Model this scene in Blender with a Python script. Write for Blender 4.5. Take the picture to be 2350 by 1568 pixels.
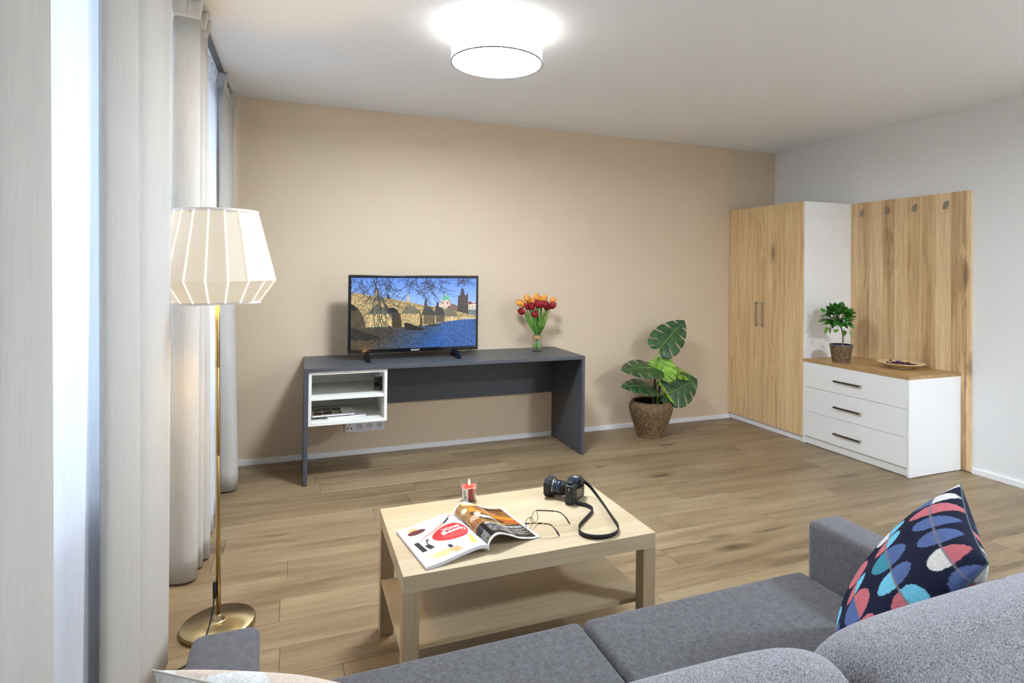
import bpy, bmesh, math, random
import numpy as np
from mathutils import Vector, Matrix
random.seed(7); np.random.seed(7)
for o in list(bpy.data.objects): bpy.data.objects.remove(o)
S = bpy.context.scene
COL = S.collection

# ------------------------------------------------------------------ camera
FPX, CXP, CYP = 1370.238, 1230.0, 611.258
YAW, PIT, ROLL = 0.3796, -0.0102, 0.0108
CAMP = Vector((-4.4467, -4.6825, 1.383))
_fw = Vector((math.sin(YAW), math.cos(YAW), 0)); _rt = Vector((math.cos(YAW), -math.sin(YAW), 0)); _up = Vector((0, 0, 1))
_fw, _up = _fw*math.cos(PIT)-_up*math.sin(PIT), _up*math.cos(PIT)+_fw*math.sin(PIT)
_rt, _up = _rt*math.cos(ROLL)+_up*math.sin(ROLL), _up*math.cos(ROLL)-_rt*math.sin(ROLL)
cd = bpy.data.cameras.new('camera_view'); cam = bpy.data.objects.new('camera_view', cd); COL.objects.link(cam)
cam.matrix_world = Matrix(((_rt.x, _up.x, -_fw.x, CAMP.x), (_rt.y, _up.y, -_fw.y, CAMP.y), (_rt.z, _up.z, -_fw.z, CAMP.z), (0, 0, 0, 1)))
cd.sensor_width = 36; cd.sensor_fit = 'HORIZONTAL'; cd.lens = FPX/2350*36
cd.shift_x = (1175-CXP)/2350; cd.shift_y = -(784-CYP)/2350
cd.clip_start = 0.02
S.camera = cam
def at(px, py, axis, val):
    r = _fw + _rt*((px-CXP)/FPX) + _up*((CYP-py)/FPX)
    return CAMP + r*((val-CAMP[axis])/r[axis])

# ------------------------------------------------------------------ light
w = bpy.data.worlds.new('sky'); S.world = w; w.use_nodes = True
bg = w.node_tree.nodes['Background']; bg.inputs[0].default_value = (0.72, 0.86, 1.0, 1); bg.inputs[1].default_value = 1.55
S.view_settings.view_transform = 'Standard'; S.view_settings.look = 'None'
S.view_settings.gamma = 1; S.view_settings.use_curve_mapping = False
S.view_settings.exposure = 1.28
CEIL_W = 62.0      # watts of each ceiling lamp's bulb
CEIL_COL = (1.0, 0.93, 0.84)
SHADE_E = 1.2
FLOOR_W = 8.0
H = 2.602

# ------------------------------------------------------------------ helpers
def lin(r, g=None, b=None):
    if g is None: r, g, b = r
    f = lambda c: (c/255/12.92) if c/255 <= 0.04045 else ((c/255+0.055)/1.055)**2.4
    return (f(r), f(g), f(b), 1)
def wpos(o):
    p = Vector((0, 0, 0))
    while o is not None: p += o.location; o = o.parent
    return p
def thing(name, label, cat, loc=(0, 0, 0), rz=0, group=None):
    o = bpy.data.objects.new(name, None); COL.objects.link(o); o.empty_display_size = 0.05
    o.location = loc; o.rotation_euler = (0, 0, rz); o['label'] = label; o['category'] = cat
    if group: o['group'] = group
    return o
def tag(o, label, cat, group=None, kind=None):
    o['label'] = label; o['category'] = cat
    if group: o['group'] = group
    if kind: o['kind'] = kind
    return o
def mk(name, vs, fs, mat, parent=None, smooth=False, world=True, label=None):
    off = wpos(parent) if (parent is not None and world) else Vector((0, 0, 0))
    me = bpy.data.meshes.new(name)
    me.from_pydata([tuple(Vector(v)-off) for v in vs], [], fs); me.update()
    if mat: me.materials.append(mat)
    if smooth: me.shade_smooth()
    o = bpy.data.objects.new(name, me); COL.objects.link(o)
    if parent is not None: o.parent = parent
    if label: o['label'] = label
    return o
def top(o):   # put a parentless mesh's origin at its base centre
    me = o.data; n = len(me.vertices); a = np.empty(n*3); me.vertices.foreach_get('co', a); a = a.reshape(-1, 3)
    c = (a.min(0)+a.max(0))/2; c[2] = a[:, 2].min()
    me.vertices.foreach_set('co', (a-c).ravel()); me.update(); o.location = c
    for ch in o.children: ch.location = Vector(ch.location)-Vector(c)
    return o
def bm_obj(name, bm, mat, parent=None, smooth=False, world=True, label=None):
    off = wpos(parent) if (parent is not None and world) else Vector((0, 0, 0))
    bmesh.ops.translate(bm, verts=bm.verts, vec=-off)
    me = bpy.data.meshes.new(name); bm.to_mesh(me); bm.free()
    if mat: me.materials.append(mat)
    if smooth: me.shade_smooth()
    o = bpy.data.objects.new(name, me); COL.objects.link(o)
    if parent is not None: o.parent = parent
    if label: o['label'] = label
    return o
def box(name, x0, x1, y0, y1, z0, z1, mat, parent=None, bev=0.0015, seg=2, smooth=False, world=True, label=None):
    bm = bmesh.new(); bmesh.ops.create_cube(bm, size=1)
    bmesh.ops.scale(bm, vec=(abs(x1-x0), abs(y1-y0), abs(z1-z0)), verts=bm.verts)
    bmesh.ops.translate(bm, vec=((x0+x1)/2, (y0+y1)/2, (z0+z1)/2), verts=bm.verts)
    if bev > 0: bmesh.ops.bevel(bm, geom=bm.edges[:], offset=bev, segments=seg, profile=0.5, affect='EDGES')
    return bm_obj(name, bm, mat, parent, smooth, world, label)
def lathe_data(profile, n=32, cx=0, cy=0, cz=0, closed_ends=True, axis=None):
    vs, fs = [], []
    for r, z in profile:
        for k in range(n):
            a = 2*math.pi*k/n; vs.append((cx+r*math.cos(a), cy+r*math.sin(a), cz+z))
    m = len(profile)
    for i in range(m-1):
        for k in range(n):
            k2 = (k+1) % n; fs.append((i*n+k, i*n+k2, (i+1)*n+k2, (i+1)*n+k))
    if closed_ends:
        fs.append(tuple(range(n-1, -1, -1))); fs.append(tuple((m-1)*n+k for k in range(n)))
    return vs, fs
def lathe(name, profile, c, mat, parent=None, n=32, closed=True, smooth=True, world=True, label=None):
    vs, fs = lathe_data(profile, n, c[0], c[1], c[2], closed)
    o = mk(name, vs, fs, mat, parent, smooth, world, label)
    return o
def catmull(pts, n):
    P = [np.array(p, float) for p in pts]; P = [2*P[0]-P[1]]+P+[2*P[-1]-P[-2]]
    out = []; m = len(P)-3
    for k in range(n+1):
        t = k/n*m; i = min(int(t), m-1); t -= i
        a, b, c, d = P[i:i+4]
        out.append(0.5*((2*b)+(-a+c)*t+(2*a-5*b+4*c-d)*t*t+(-a+3*b-3*c+d)*t**3))
    return out
def tube_data(pts, rad, n=8, base=0):
    pts = [Vector(p) for p in pts]; vs, fs = [], []
    prev = None
    for i, p in enumerate(pts):
        d = (pts[min(i+1, len(pts)-1)]-pts[max(i-1, 0)]).normalized()
        if prev is None:
            u = d.orthogonal().normalized()
        else:
            u = (prev-d*prev.dot(d)).normalized()
        prev = u; v = d.cross(u); r = rad[i] if hasattr(rad, '__len__') else rad
        for k in range(n):
            a = 2*math.pi*k/n; vs.append(tuple(p+(u*math.cos(a)+v*math.sin(a))*r))
    for i in range(len(pts)-1):
        for k in range(n):
            k2 = (k+1) % n; fs.append((base+i*n+k, base+i*n+k2, base+(i+1)*n+k2, base+(i+1)*n+k))
    fs.append(tuple(base+k for k in range(n-1, -1, -1))); fs.append(tuple(base+(len(pts)-1)*n+k for k in range(n)))
    return vs, fs
def tube(name, pts, rad, mat, parent=None, n=8, world=True, label=None):
    vs, fs = tube_data(pts, rad, n); return mk(name, vs, fs, mat, parent, True, world, label)
def solidify(o, t, off=0):
    m = o.modifiers.new('thick', 'SOLIDIFY'); m.thickness = t; m.offset = off; return o
def subsurf(o, l=1):
    m = o.modifiers.new('sub', 'SUBSURF'); m.levels = l; m.render_levels = l; return o
def text_data(s, size=1.0, off=0.0):
    cu = bpy.data.curves.new('t', 'FONT'); cu.body = s; cu.size = size; cu.align_x = 'CENTER'; cu.align_y = 'CENTER'; cu.resolution_u = 3; cu.offset = off
    ob = bpy.data.objects.new('t', cu); COL.objects.link(ob)
    bpy.context.view_layer.update()
    me = bpy.data.meshes.new_from_object(ob.evaluated_get(bpy.context.evaluated_depsgraph_get()))
    vs = [tuple(v.co) for v in me.vertices]; fs = [tuple(p.vertices) for p in me.polygons]
    bpy.data.objects.remove(ob); bpy.data.curves.remove(cu); bpy.data.meshes.remove(me)
    return vs, fs
def grid_obj(name, fn, nu, nv, mat, parent=None, img=None, smooth=True, world=True, label=None, wrap=False):
    vs = [fn(i/nu, j/nv) for j in range(nv+1) for i in range(nu+1)]
    fs = [(j*(nu+1)+i, j*(nu+1)+i+1, (j+1)*(nu+1)+i+1, (j+1)*(nu+1)+i) for j in range(nv) for i in range(nu)]
    o = mk(name, vs, fs, mat, parent, smooth, world, label)
    if img is not None: paint(o, img, nu, nv)
    return o
def s2l(a):
    a = np.clip(np.asarray(a, float), 0, 1); return np.where(a <= .04045, a/12.92, ((a+.055)/1.055)**2.4)
def paint(o, img, nu, nv):
    h, wd = img.shape[:2]
    jj, ii = np.mgrid[0:nv+1, 0:nu+1]
    x = np.clip((ii/nu*(wd-1)).round().astype(int), 0, wd-1); y = np.clip(((1-jj/nv)*(h-1)).round().astype(int), 0, h-1)
    c = np.ones(((nu+1)*(nv+1), 4)); c[:, :3] = s2l(img[y, x].reshape(-1, 3))
    at_ = o.data.color_attributes.new('Col', 'FLOAT_COLOR', 'POINT'); at_.data.foreach_set('color', c.ravel().astype(np.float32))
# --- small numpy rasteriser (image y down, coordinates 0..1)
class Img:
    def __init__(s, w, h, col): s.w, s.h = w, h; s.a = np.zeros((h, w, 3)); s.a[:] = np.array(col)/255; s.Y, s.X = np.mgrid[0:h, 0:w]; s.X = (s.X+.5)/w; s.Y = (s.Y+.5)/h
    def put(s, m, col, k=1.0):
        c = np.array(col)/255 if not (isinstance(col, np.ndarray) and col.ndim > 1) else col
        if isinstance(c, np.ndarray) and c.ndim > 1: c = c[m]
        s.a[m] = s.a[m]*(1-k)+c*k
    def mask(s, P):
        m = np.zeros((s.h, s.w), bool); n = len(P); j = n-1
        for i in range(n):
            (xi, yi), (xj, yj) = P[i], P[j]
            if yi != yj:
                m ^= ((yi > s.Y) != (yj > s.Y)) & (s.X < (xj-xi)*(s.Y-yi)/(yj-yi)+xi)
            j = i
        return m
    def poly(s, P, col, k=1.0): s.put(s.mask(P), col, k)
    def ell(s, cx, cy, rx, ry, col, ang=0, k=1.0):
        a = math.radians(ang); dx = (s.X-cx); dy = (s.Y-cy)*s.h/s.w
        u = dx*math.cos(a)+dy*math.sin(a); v = -dx*math.sin(a)+dy*math.cos(a)
        s.put((u/rx)**2+(v/(ry*s.h/s.w))**2 < 1, col, k)
    def line(s, P, wd, col, k=1.0):
        for (x0, y0), (x1, y1) in zip(P[:-1], P[1:]):
            ar = s.h/s.w; dx, dy = x1-x0, (y1-y0)*ar; L = dx*dx+dy*dy+1e-12
            xa, xb = sorted((x0, x1)); ya, yb = sorted((y0, y1)); pad = wd*2+2/s.w
            i0, i1 = max(0, int((xa-pad)*s.w)), min(s.w, int((xb+pad)*s.w)+1); j0, j1 = max(0, int((ya-pad/ar)*s.h)), min(s.h, int((yb+pad/ar)*s.h)+1)
            if i0 >= i1 or j0 >= j1: continue
            X = s.X[j0:j1, i0:i1]-x0; Y = (s.Y[j0:j1, i0:i1]-y0)*ar
            t = np.clip((X*dx+Y*dy)/L, 0, 1); d = np.hypot(X-t*dx, Y-t*dy)
            sub = s.a[j0:j1, i0:i1]; m = d < max(wd, .6/s.w); sub[m] = sub[m]*(1-k)+np.array(col)/255*k
    def noise(s, amp, m=None, cell=1):
        n = np.random.rand(s.h//cell+2, s.w//cell+2)-.5
        n = np.repeat(np.repeat(n, cell, 0), cell, 1)[:s.h, :s.w, None]*amp
        if m is None: s.a = np.clip(s.a*(1+n), 0, 1)
        else: s.a[m] = np.clip(s.a[m]*(1+n[m]), 0, 1)

# ------------------------------------------------------------------ materials
class NT:
    def __init__(s, name):
        s.m = bpy.data.materials.new(name); s.m.use_nodes = True; s.t = s.m.node_tree; s.t.nodes.clear()
        s.out = s.t.nodes.new('ShaderNodeOutputMaterial')
    def n(s, typ, ins=None, **kw):
        nd = s.t.nodes.new('ShaderNode'+typ)
        for k, v in kw.items(): setattr(nd, k, v)
        for k, v in (ins or {}).items():
            sock = nd.inputs[k]
            if hasattr(v, 'is_output') or isinstance(v, bpy.types.NodeSocket): s.t.links.new(v, sock)
            else: sock.default_value = v
        return nd
    def link(s, a, b): s.t.links.new(a, b)
    def ramp(s, fac, stops, interp='LINEAR'):
        r = s.t.nodes.new('ShaderNodeValToRGB'); r.color_ramp.interpolation = interp; s.link(fac, r.inputs[0])
        el = r.color_ramp.elements
        while len(el) < len(stops): el.new(0.5)
        for e, (p, c) in zip(el, stops): e.position = p; e.color = c
        return r.outputs[0]
    def mix(s, f, a, b, mode='MIX'):
        m = s.t.nodes.new('ShaderNodeMix'); m.data_type = 'RGBA'; m.blend_type = mode
        for sock, v in ((m.inputs[0], f), (m.inputs[6], a), (m.inputs[7], b)):
            if isinstance(v, bpy.types.NodeSocket): s.link(v, sock)
            else: sock.default_value = v
        return m.outputs[2]
    def math(s, op, a, b=None, c=None):
        m = s.t.nodes.new('ShaderNodeMath'); m.operation = op
        for i, v in enumerate((a, b, c)):
            if v is None: continue
            if isinstance(v, bpy.types.NodeSocket): s.link(v, m.inputs[i])
            else: m.inputs[i].default_value = v
        return m.outputs[0]
    def bump(s, h, strength, dist=0.002):
        return s.n('Bump', {'Height': h, 'Strength': strength, 'Distance': dist}).outputs[0]
    def pr(s, **ins):
        p = s.n('BsdfPrincipled', {k.replace('_', ' '): v for k, v in ins.items()}); s.link(p.outputs[0], s.out.inputs[0]); return p
    def pos(s, scale=(1, 1, 1), rnd=True):
        g = s.n('NewGeometry').outputs['Position']
        if rnd:
            r = s.n('ObjectInfo').outputs['Random']
            c = s.n('CombineXYZ', {0: s.math('MULTIPLY', r, 37.0), 1: s.math('MULTIPLY', r, 53.0), 2: s.math('MULTIPLY', r, 19.0)}).outputs[0]
            g = s.n('VectorMath', {0: g, 1: c}, operation='ADD').outputs[0]
        return g
    def vscale(s, v, sc): return s.n('VectorMath', {0: v, 1: sc}, operation='MULTIPLY').outputs[0]
    def noise(s, v, scale=1, detail=3, rough=.5, dist=0):
        return s.n('TexNoise', {'Vector': v, 'Scale': scale, 'Detail': detail, 'Roughness': rough, 'Distortion': dist}).outputs[0]
def plain(name, col, rough=.5, metal=0, spec=.5, bump=0, bscale=400, var=0.0, **kw):
    t = NT(name); c = col
    args = dict(Base_Color=col, Roughness=rough, Metallic=metal)
    p = t.pr(**args); p.inputs['Specular IOR Level'].default_value = spec
    if var or bump:
        nz = t.noise(t.pos(rnd=False), bscale, 3)
    if var:
        d = tuple(x*(1-var) for x in col[:3])+(1,); l = tuple(min(1, x*(1+var)) for x in col[:3])+(1,)
        t.link(t.ramp(nz, [(.3, d), (.7, l)]), p.inputs['Base Color'])
    if bump: t.link(t.bump(nz, bump, .002), p.inputs['Normal'])
    for k, v in kw.items(): p.inputs[k.replace('_', ' ')].default_value = v
    return t.m
def wood(name, axis, light, mid, dark, rough=.45, across=14, along=1.1, knots=1.0, staves=0, contrast=1.0, spec=.4, rnd=True, tone=0, nax=None, streaks=.75):
    t = NT(name); P = t.pos(rnd=rnd)
    def sc(al, ac): v = [ac, ac, ac]; v[axis] = al; return tuple(v)
    warp = t.noise(t.vscale(P, sc(1.3, 4.0)), 1, 2)
    sk = list(sc(1.45, 4.4))
    if nax is not None: sk[nax] = 0.0
    vo = t.n('TexVoronoi', {'Vector': t.vscale(P, tuple(sk)), 'Scale': 1.0, 'Randomness': 1.0})
    near = t.ramp(vo.outputs['Distance'], [(0, (1, 1, 1, 1)), (.42, (0, 0, 0, 1))], 'EASE')
    shift = t.math('ADD', t.math('MULTIPLY', warp, 0.05), t.math('MULTIPLY', near, 0.045*(1 if knots else 0)))
    Pw = t.n('VectorMath', {0: P, 1: t.n('CombineXYZ', {i: shift if i != axis else 0.0 for i in range(3)}).outputs[0]}, operation='ADD').outputs[0]
    n1 = t.noise(t.vscale(Pw, sc(along, across)), 1, 7, .66, .25)
    n4 = t.noise(t.vscale(Pw, sc(along*1.6, across*4.5)), 1, 3, .6)
    n2 = t.noise(t.vscale(P, sc(7, 170)), 1, 3, .6)
    n3 = t.noise(t.vscale(P, sc(.8, 4)), 1, 2)
    f = t.math('ADD', t.math('MULTIPLY', n1, .7), t.math('MULTIPLY', n3, .3))
    f = t.math('ADD', t.math('MULTIPLY', t.math('SUBTRACT', f, .5), 1.5*contrast), .5)
    if staves:
        sep = t.n('SeparateXYZ', {0: P}).outputs; ax = [i for i in range(3) if i != axis]
        coord = t.math('ADD', sep[ax[0]], sep[ax[1]]) if staves > 0 else sep[ax[0]]
        st = t.n('TexWhiteNoise', {'W': t.math('FLOOR', t.math('MULTIPLY', coord, abs(staves)))}, noise_dimensions='1D').outputs[0]
        f = t.math('ADD', f, t.math('MULTIPLY', t.math('SUBTRACT', st, .5), .38))
    if tone: f = t.math('ADD', f, t.math('MULTIPLY', t.math('SUBTRACT', t.n('ObjectInfo').outputs['Random'], .5), tone))
    col = t.ramp(f, [(.12, dark), (.45, mid), (.8, light)])
    pore = t.ramp(n2, [(.36, (.72, .68, .62, 1)), (.55, (1, 1, 1, 1))])
    col = t.mix(.35, col, pore, 'MULTIPLY')
    streak = t.ramp(n4, [(.26, (.50, .44, .38, 1)), (.40, (1, 1, 1, 1))])
    col = t.mix(streaks, col, streak, 'MULTIPLY')
    if knots:
        kd = t.math('ADD', vo.outputs['Distance'], t.math('MULTIPLY', t.math('SUBTRACT', n1, .5), .20))
        kn = t.ramp(kd, [(.0, (1, 1, 1, 1)), (.06, (.75, .75, .75, 1)), (.19, (0, 0, 0, 1))])
        pick = t.math('GREATER_THAN', t.n('SeparateColor', {0: vo.outputs['Color']}).outputs[0], .35)
        kk = t.math('MULTIPLY', t.math('MULTIPLY', kn, pick), 0.92*knots)
        col = t.mix(kk, col, tuple(x*.38 for x in dark[:3])+(1,))
    p = t.pr(Base_Color=col, Roughness=rough); p.inputs['Specular IOR Level'].default_value = spec
    t.link(t.bump(n2, .12, .001), p.inputs['Normal'])
    return t.m
def fabric(name, c1, c2, scale=700, rough=.9, weave=None, bump=.5):
    t = NT(name); P = t.pos(rnd=False)
    nz = t.noise(P, scale, 2, .7); n2 = t.noise(P, scale*.12, 3, .6)
    f = t.math('ADD', t.math('MULTIPLY', nz, .75), t.math('MULTIPLY', n2, .25))
    if weave:
        wv = t.noise(t.vscale(P, (weave*4.2, weave*4.2, weave*.35)), 1, 2, .5)
        f = t.math('ADD', t.math('MULTIPLY', f, .35), t.math('MULTIPLY', wv, .65))
    col = t.ramp(f, [(.36, c1), (.66, c2)])
    p = t.pr(Base_Color=col, Roughness=rough); p.inputs['Specular IOR Level'].default_value = .2
    p.inputs['Sheen Weight'].default_value = .15
    t.link(t.bump(f, bump, .0015), p.inputs['Normal'])
    return t.m
def drape_mat(name, col, trans=.35, transp=0.0):
    t = NT(name); P = t.pos(rnd=False)
    nz = t.noise(t.vscale(P, (260, 260, 9)), 1, 2); 
    d = tuple(x*.93 for x in col[:3])+(1,)
    c = t.ramp(nz, [(.35, d), (.65, col)])
    df = t.n('BsdfDiffuse', {'Color': c}); tr = t.n('BsdfTranslucent', {'Color': c})
    mx = t.n('MixShader', {0: trans, 1: df.outputs[0], 2: tr.outputs[0]}).outputs[0]
    if transp: mx = t.n('MixShader', {0: transp, 1: mx, 2: t.n('BsdfTransparent').outputs[0]}).outputs[0]
    t.link(mx, t.out.inputs[0]); return t.m
def glass_mat(name, tint=(1, 1, 1, 1), k=.9):
    t = NT(name); fr = t.math('ADD', t.math('POWER', t.n('LayerWeight', {'Blend': .5}).outputs['Facing'], 4.0), .04)
    g = t.n('BsdfGlossy', {'Roughness': .02, 'Color': (1, 1, 1, 1)}); tr = t.n('BsdfTransparent', {'Color': tint})
    m = t.n('MixShader', {0: t.math('MULTIPLY', fr, k), 1: tr.outputs[0], 2: g.outputs[0]}); t.link(m.outputs[0], t.out.inputs[0]); return t.m
def emit(name, col, e):
    t = NT(name); em = t.n('Emission', {'Color': col, 'Strength': e}); t.link(em.outputs[0], t.out.inputs[0]); return t.m
def vcol(name, rough=.5, emission=0, bump=0, bscale=700, spec=.3):
    t = NT(name); a = t.n('Attribute', attribute_name='Col').outputs[0]
    if emission:
        p = t.pr(Base_Color=(0.01, 0.01, 0.01, 1), Roughness=.15); t.link(a, p.inputs['Emission Color']); p.inputs['Emission Strength'].default_value = emission
    else:
        p = t.pr(Base_Color=a, Roughness=rough); p.inputs['Specular IOR Level'].default_value = spec
        if bump: t.link(t.bump(t.noise(t.pos(rnd=False), bscale, 2), bump, .0012), p.inputs['Normal'])
    return t.m

M = {}
M['wall_beige'] = plain('wall_beige', lin(218, 198, 172), .85, spec=.2, bump=.25, bscale=160)
M['wall_white'] = plain('wall_white', lin(236, 236, 236), .85, spec=.2, bump=.2, bscale=160)
M['ceiling'] = plain('ceiling_paint', lin(244, 245, 247), .9, spec=.1, bump=.1, bscale=200)
M['trim'] = plain('trim_white', lin(246, 246, 247), .4)
M['floor_base'] = plain('floor_base', lin(70, 52, 36), .8)
M['plank'] = wood('oak_plank', 0, lin(162, 142, 113), lin(136, 115, 87), lin(93, 75, 55), .40, 17, 1.3, 1.0, contrast=1.0, tone=.20, nax=2)
M['door_oak'] = wood('oak_decor', 2, lin(246, 217, 172), lin(227, 192, 144), lin(172, 132, 90), .5, 30, 1.0, .9, staves=-10.5, contrast=1.15, rnd=False, nax=0)
M['door_oak_b'] = wood('oak_decor_panel', 2, lin(244, 216, 172), lin(224, 190, 143), lin(168, 129, 88), .5, 30, 1.0, .9, staves=9.0, contrast=1.15, rnd=False, nax=0)
M['top_oak'] = wood('oak_worktop', 1, lin(208, 172, 124), lin(186, 148, 100), lin(158, 122, 80), .45, 16, 1.0, .3)
M['table_x'] = wood('light_oak_x', 0, lin(206, 188, 158), lin(191, 171, 138), lin(172, 151, 118), .42, 10, .7, 0, staves=-9.0, contrast=.8, streaks=.22)
M['table_z'] = wood('light_oak_z', 2, lin(196, 177, 147), lin(182, 161, 129), lin(160, 139, 107), .45, 24, 1.0, 0, contrast=.8, streaks=.3)
M['white_lam'] = plain('white_laminate', lin(250, 250, 250), .35, spec=.4)
M['white_in'] = plain('white_board', lin(238, 236, 230), .4)
M['anth'] = plain('anthracite_laminate', lin(76, 78, 84), .42, spec=.4, var=.05, bscale=900)
M['black'] = plain('black_plastic', lin(22, 22, 24), .25)
M['black_matte'] = plain('black_matte', lin(26, 26, 28), .6)
M['gloss_black'] = plain('gloss_black', lin(14, 14, 16), .08)
M['steel'] = plain('brushed_steel', lin(186, 184, 180), .32, metal=1)
M['brass'] = plain('brushed_brass', lin(196, 172, 122), .3, metal=1)
M['pull'] = plain('dark_bronze', lin(96, 84, 68), .35, metal=.7)
M['sofa'] = fabric('sofa_grey', lin(57, 56, 59), lin(122, 120, 123), 560)
M['sofa_arm'] = fabric('sofa_arm_grey', lin(72, 69, 73), lin(122, 119, 123), 600)
M['sofa_back'] = fabric('sofa_back_grey', lin(92, 91, 98), lin(206, 205, 213), 520, weave=140)
M['drape'] = drape_mat('drape_fabric', lin(221, 217, 211), .30)
M['sheer'] = drape_mat('sheer_fabric', lin(242, 244, 250), .45, .14)
M['glass'] = glass_mat('window_glass', (.97, .99, 1, 1))
M['vase_glass'] = glass_mat('vase_glass', (.93, .97, .95, 1), 1.0)
M['paper'] = plain('paper', lin(240, 240, 242), .45)
M['green_stem'] = plain('green_stem', lin(120, 160, 60), .5, var=.15, bscale=60)

# ------------------------------------------------------------------ room shell
X0, X1, Y0, Y1 = -5.10, 0.0, -6.3, 0.0
def struct(o, label, cat): return tag(o, label, cat, kind='structure')
fl = struct(box('floor', X0-.3, X1+.15, Y0-.15, Y1+.15, -.12, -.006, M['floor_base'], bev=0), 'oak plank floor of the living room', 'floor')
PW, PL, GAP = .1733, 1.285, .0012
_b = bmesh.new(); bmesh.ops.create_cube(_b, size=1)
bmesh.ops.scale(_b, vec=(1, PW-GAP, .0065), verts=_b.verts)
bmesh.ops.translate(_b, vec=(0, 0, -.00325), verts=_b.verts)
_te = [e for e in _b.edges if all(v.co.z > -.001 for v in e.verts)]
bmesh.ops.bevel(_b, geom=_te, offset=.0009, segments=1, affect='EDGES')
pm = bpy.data.meshes.new('plank'); _b.to_mesh(pm); _b.free(); pm.materials.append(M['plank'])
yk = -1.607; rows = []
while yk < Y1: yk += PW
r = 0
rng = random.Random(3)
while yk-PW > Y0-.01:
    y = yk-PW/2
    off = -4.471 if abs(y+1.6937) < .05 else rng.uniform(-PL, 0)+X0
    x = off
    while x > X0: x -= PL
    while x < X1:
        a, b = max(x, X0), min(x+PL, X1)
        if b-a > .02:
            o = bpy.data.objects.new('plank', pm); COL.objects.link(o); o.parent = fl
            o.location = ((a+b)/2, y, 0); o.scale = (b-a-GAP, 1, 1)
        x += PL
    yk -= PW
struct(box('ceiling', X0-.3, X1+.15, Y0-.15, Y1+.15, H, H+.15, M['ceiling'], bev=0), 'plain white painted ceiling', 'ceiling')
struct(box('wall_back', X0-.3, X1+.15, Y1, Y1+.15, -.1, H+.05, M['wall_beige'], bev=0), 'beige painted wall behind the television desk', 'wall')
struct(box('wall_right', X1, X1+.15, Y0-.15, Y1, -.1, H+.05, M['wall_white'], bev=0), 'white painted wall behind the wardrobe', 'wall')
struct(box('wall_front', X0-.3, X1+.15, Y0-.15, Y0, -.1, H+.05, M['wall_white'], bev=0), 'white painted wall behind the sofa', 'wall')
# left wall with two window openings
W1 = (-3.90, -2.05); W2 = (-1.78, -.32); ZS, ZT = .74, 2.42
vs, fs = [], []
def addbox(x0, x1, y0, y1, z0, z1):
    b = len(vs)
    vs.extend([(x0, y0, z0), (x1, y0, z0), (x1, y1, z0), (x0, y1, z0), (x0, y0, z1), (x1, y0, z1), (x1, y1, z1), (x0, y1, z1)])
    fs.extend([(b, b+3, b+2, b+1), (b+4, b+5, b+6, b+7), (b, b+1, b+5, b+4), (b+1, b+2, b+6, b+5), (b+2, b+3, b+7, b+6), (b+3, b, b+4, b+7)])
xa, xb = X0-.32, X0
addbox(xa, xb, Y0-.15, W1[0], -.1, H+.05); addbox(xa, xb, W1[1], W2[0], -.1, H+.05); addbox(xa, xb, W2[1], Y1, -.1, H+.05)
for a, b in (W1, W2):
    addbox(xa, xb, a, b, -.1, ZS); addbox(xa, xb, a, b, ZT, H+.05)
struct(mk('wall_left', vs, fs, M['wall_white']), 'white window wall behind the curtains', 'wall')
for i, (a, b) in enumerate((W1, W2)):
    wn = thing('window_%d' % (i+1), 'white framed double casement window behind sheer curtain', 'window', (X0-.2, (a+b)/2, ZS)); wn['kind'] = 'structure'
    xf0, xf1 = X0-.24, X0-.17; fr = .06
    box('window_frame', xf0, xf1, a, a+fr, ZS, ZT, M['trim'], wn); box('window_frame', xf0, xf1, b-fr, b, ZS, ZT, M['trim'], wn)
    box('window_frame', xf0, xf1, a+fr, b-fr, ZT-fr, ZT, M['trim'], wn); box('window_frame', xf0, xf1, a+fr, b-fr, ZS, ZS+fr, M['trim'], wn)
    mid = (a+b)/2; box('mullion', xf0, xf1+.01, mid-.045, mid+.045, ZS+fr, ZT-fr, M['trim'], wn)
    for ya, yb in ((a+fr, mid-.045), (mid+.045, b-fr)):
        box('pane', xf0+.03, xf0+.034, ya, yb, ZS+fr, ZT-fr, M['glass'], wn, bev=0)
    box('handle', xf1+.01, xf1+.03, mid-.01, mid+.01, 1.5, 1.62, M['trim'], wn, bev=.004)
    box('window_sill', X0-.17, X0+.05, a-.04, b+.04, ZS-.03, ZS, M['trim'], wn, bev=.004)
    pl = bpy.data.lights.new('window_portal', 'AREA'); pl.shape = 'RECTANGLE'; pl.size = b-a; pl.size_y = ZT-ZS; pl.cycles.is_portal = True
    po = bpy.data.objects.new('window_portal', pl); COL.objects.link(po); po.location = (X0-.33, mid, (ZS+ZT)/2); po.rotation_euler = (math.pi/2, 0, -math.pi/2)
    po.parent = wn; po.location = Vector(po.location)-wpos(wn)
struct(box('baseboard_back', X0, -.545, -.014, 0, -.002, .038, M['trim'], bev=.002), 'low white baseboard along the beige wall', 'baseboard')
struct(box('baseboard_right', -.014, 0, Y0, -1.9, -.002, .038, M['trim'], bev=.002), 'low white baseboard along the white wall', 'baseboard')
struct(box('baseboard_left', X0, X0+.014, Y0, -.014, 0, .038, M['trim'], bev=.003), 'low white baseboard under the windows', 'baseboard')

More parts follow.
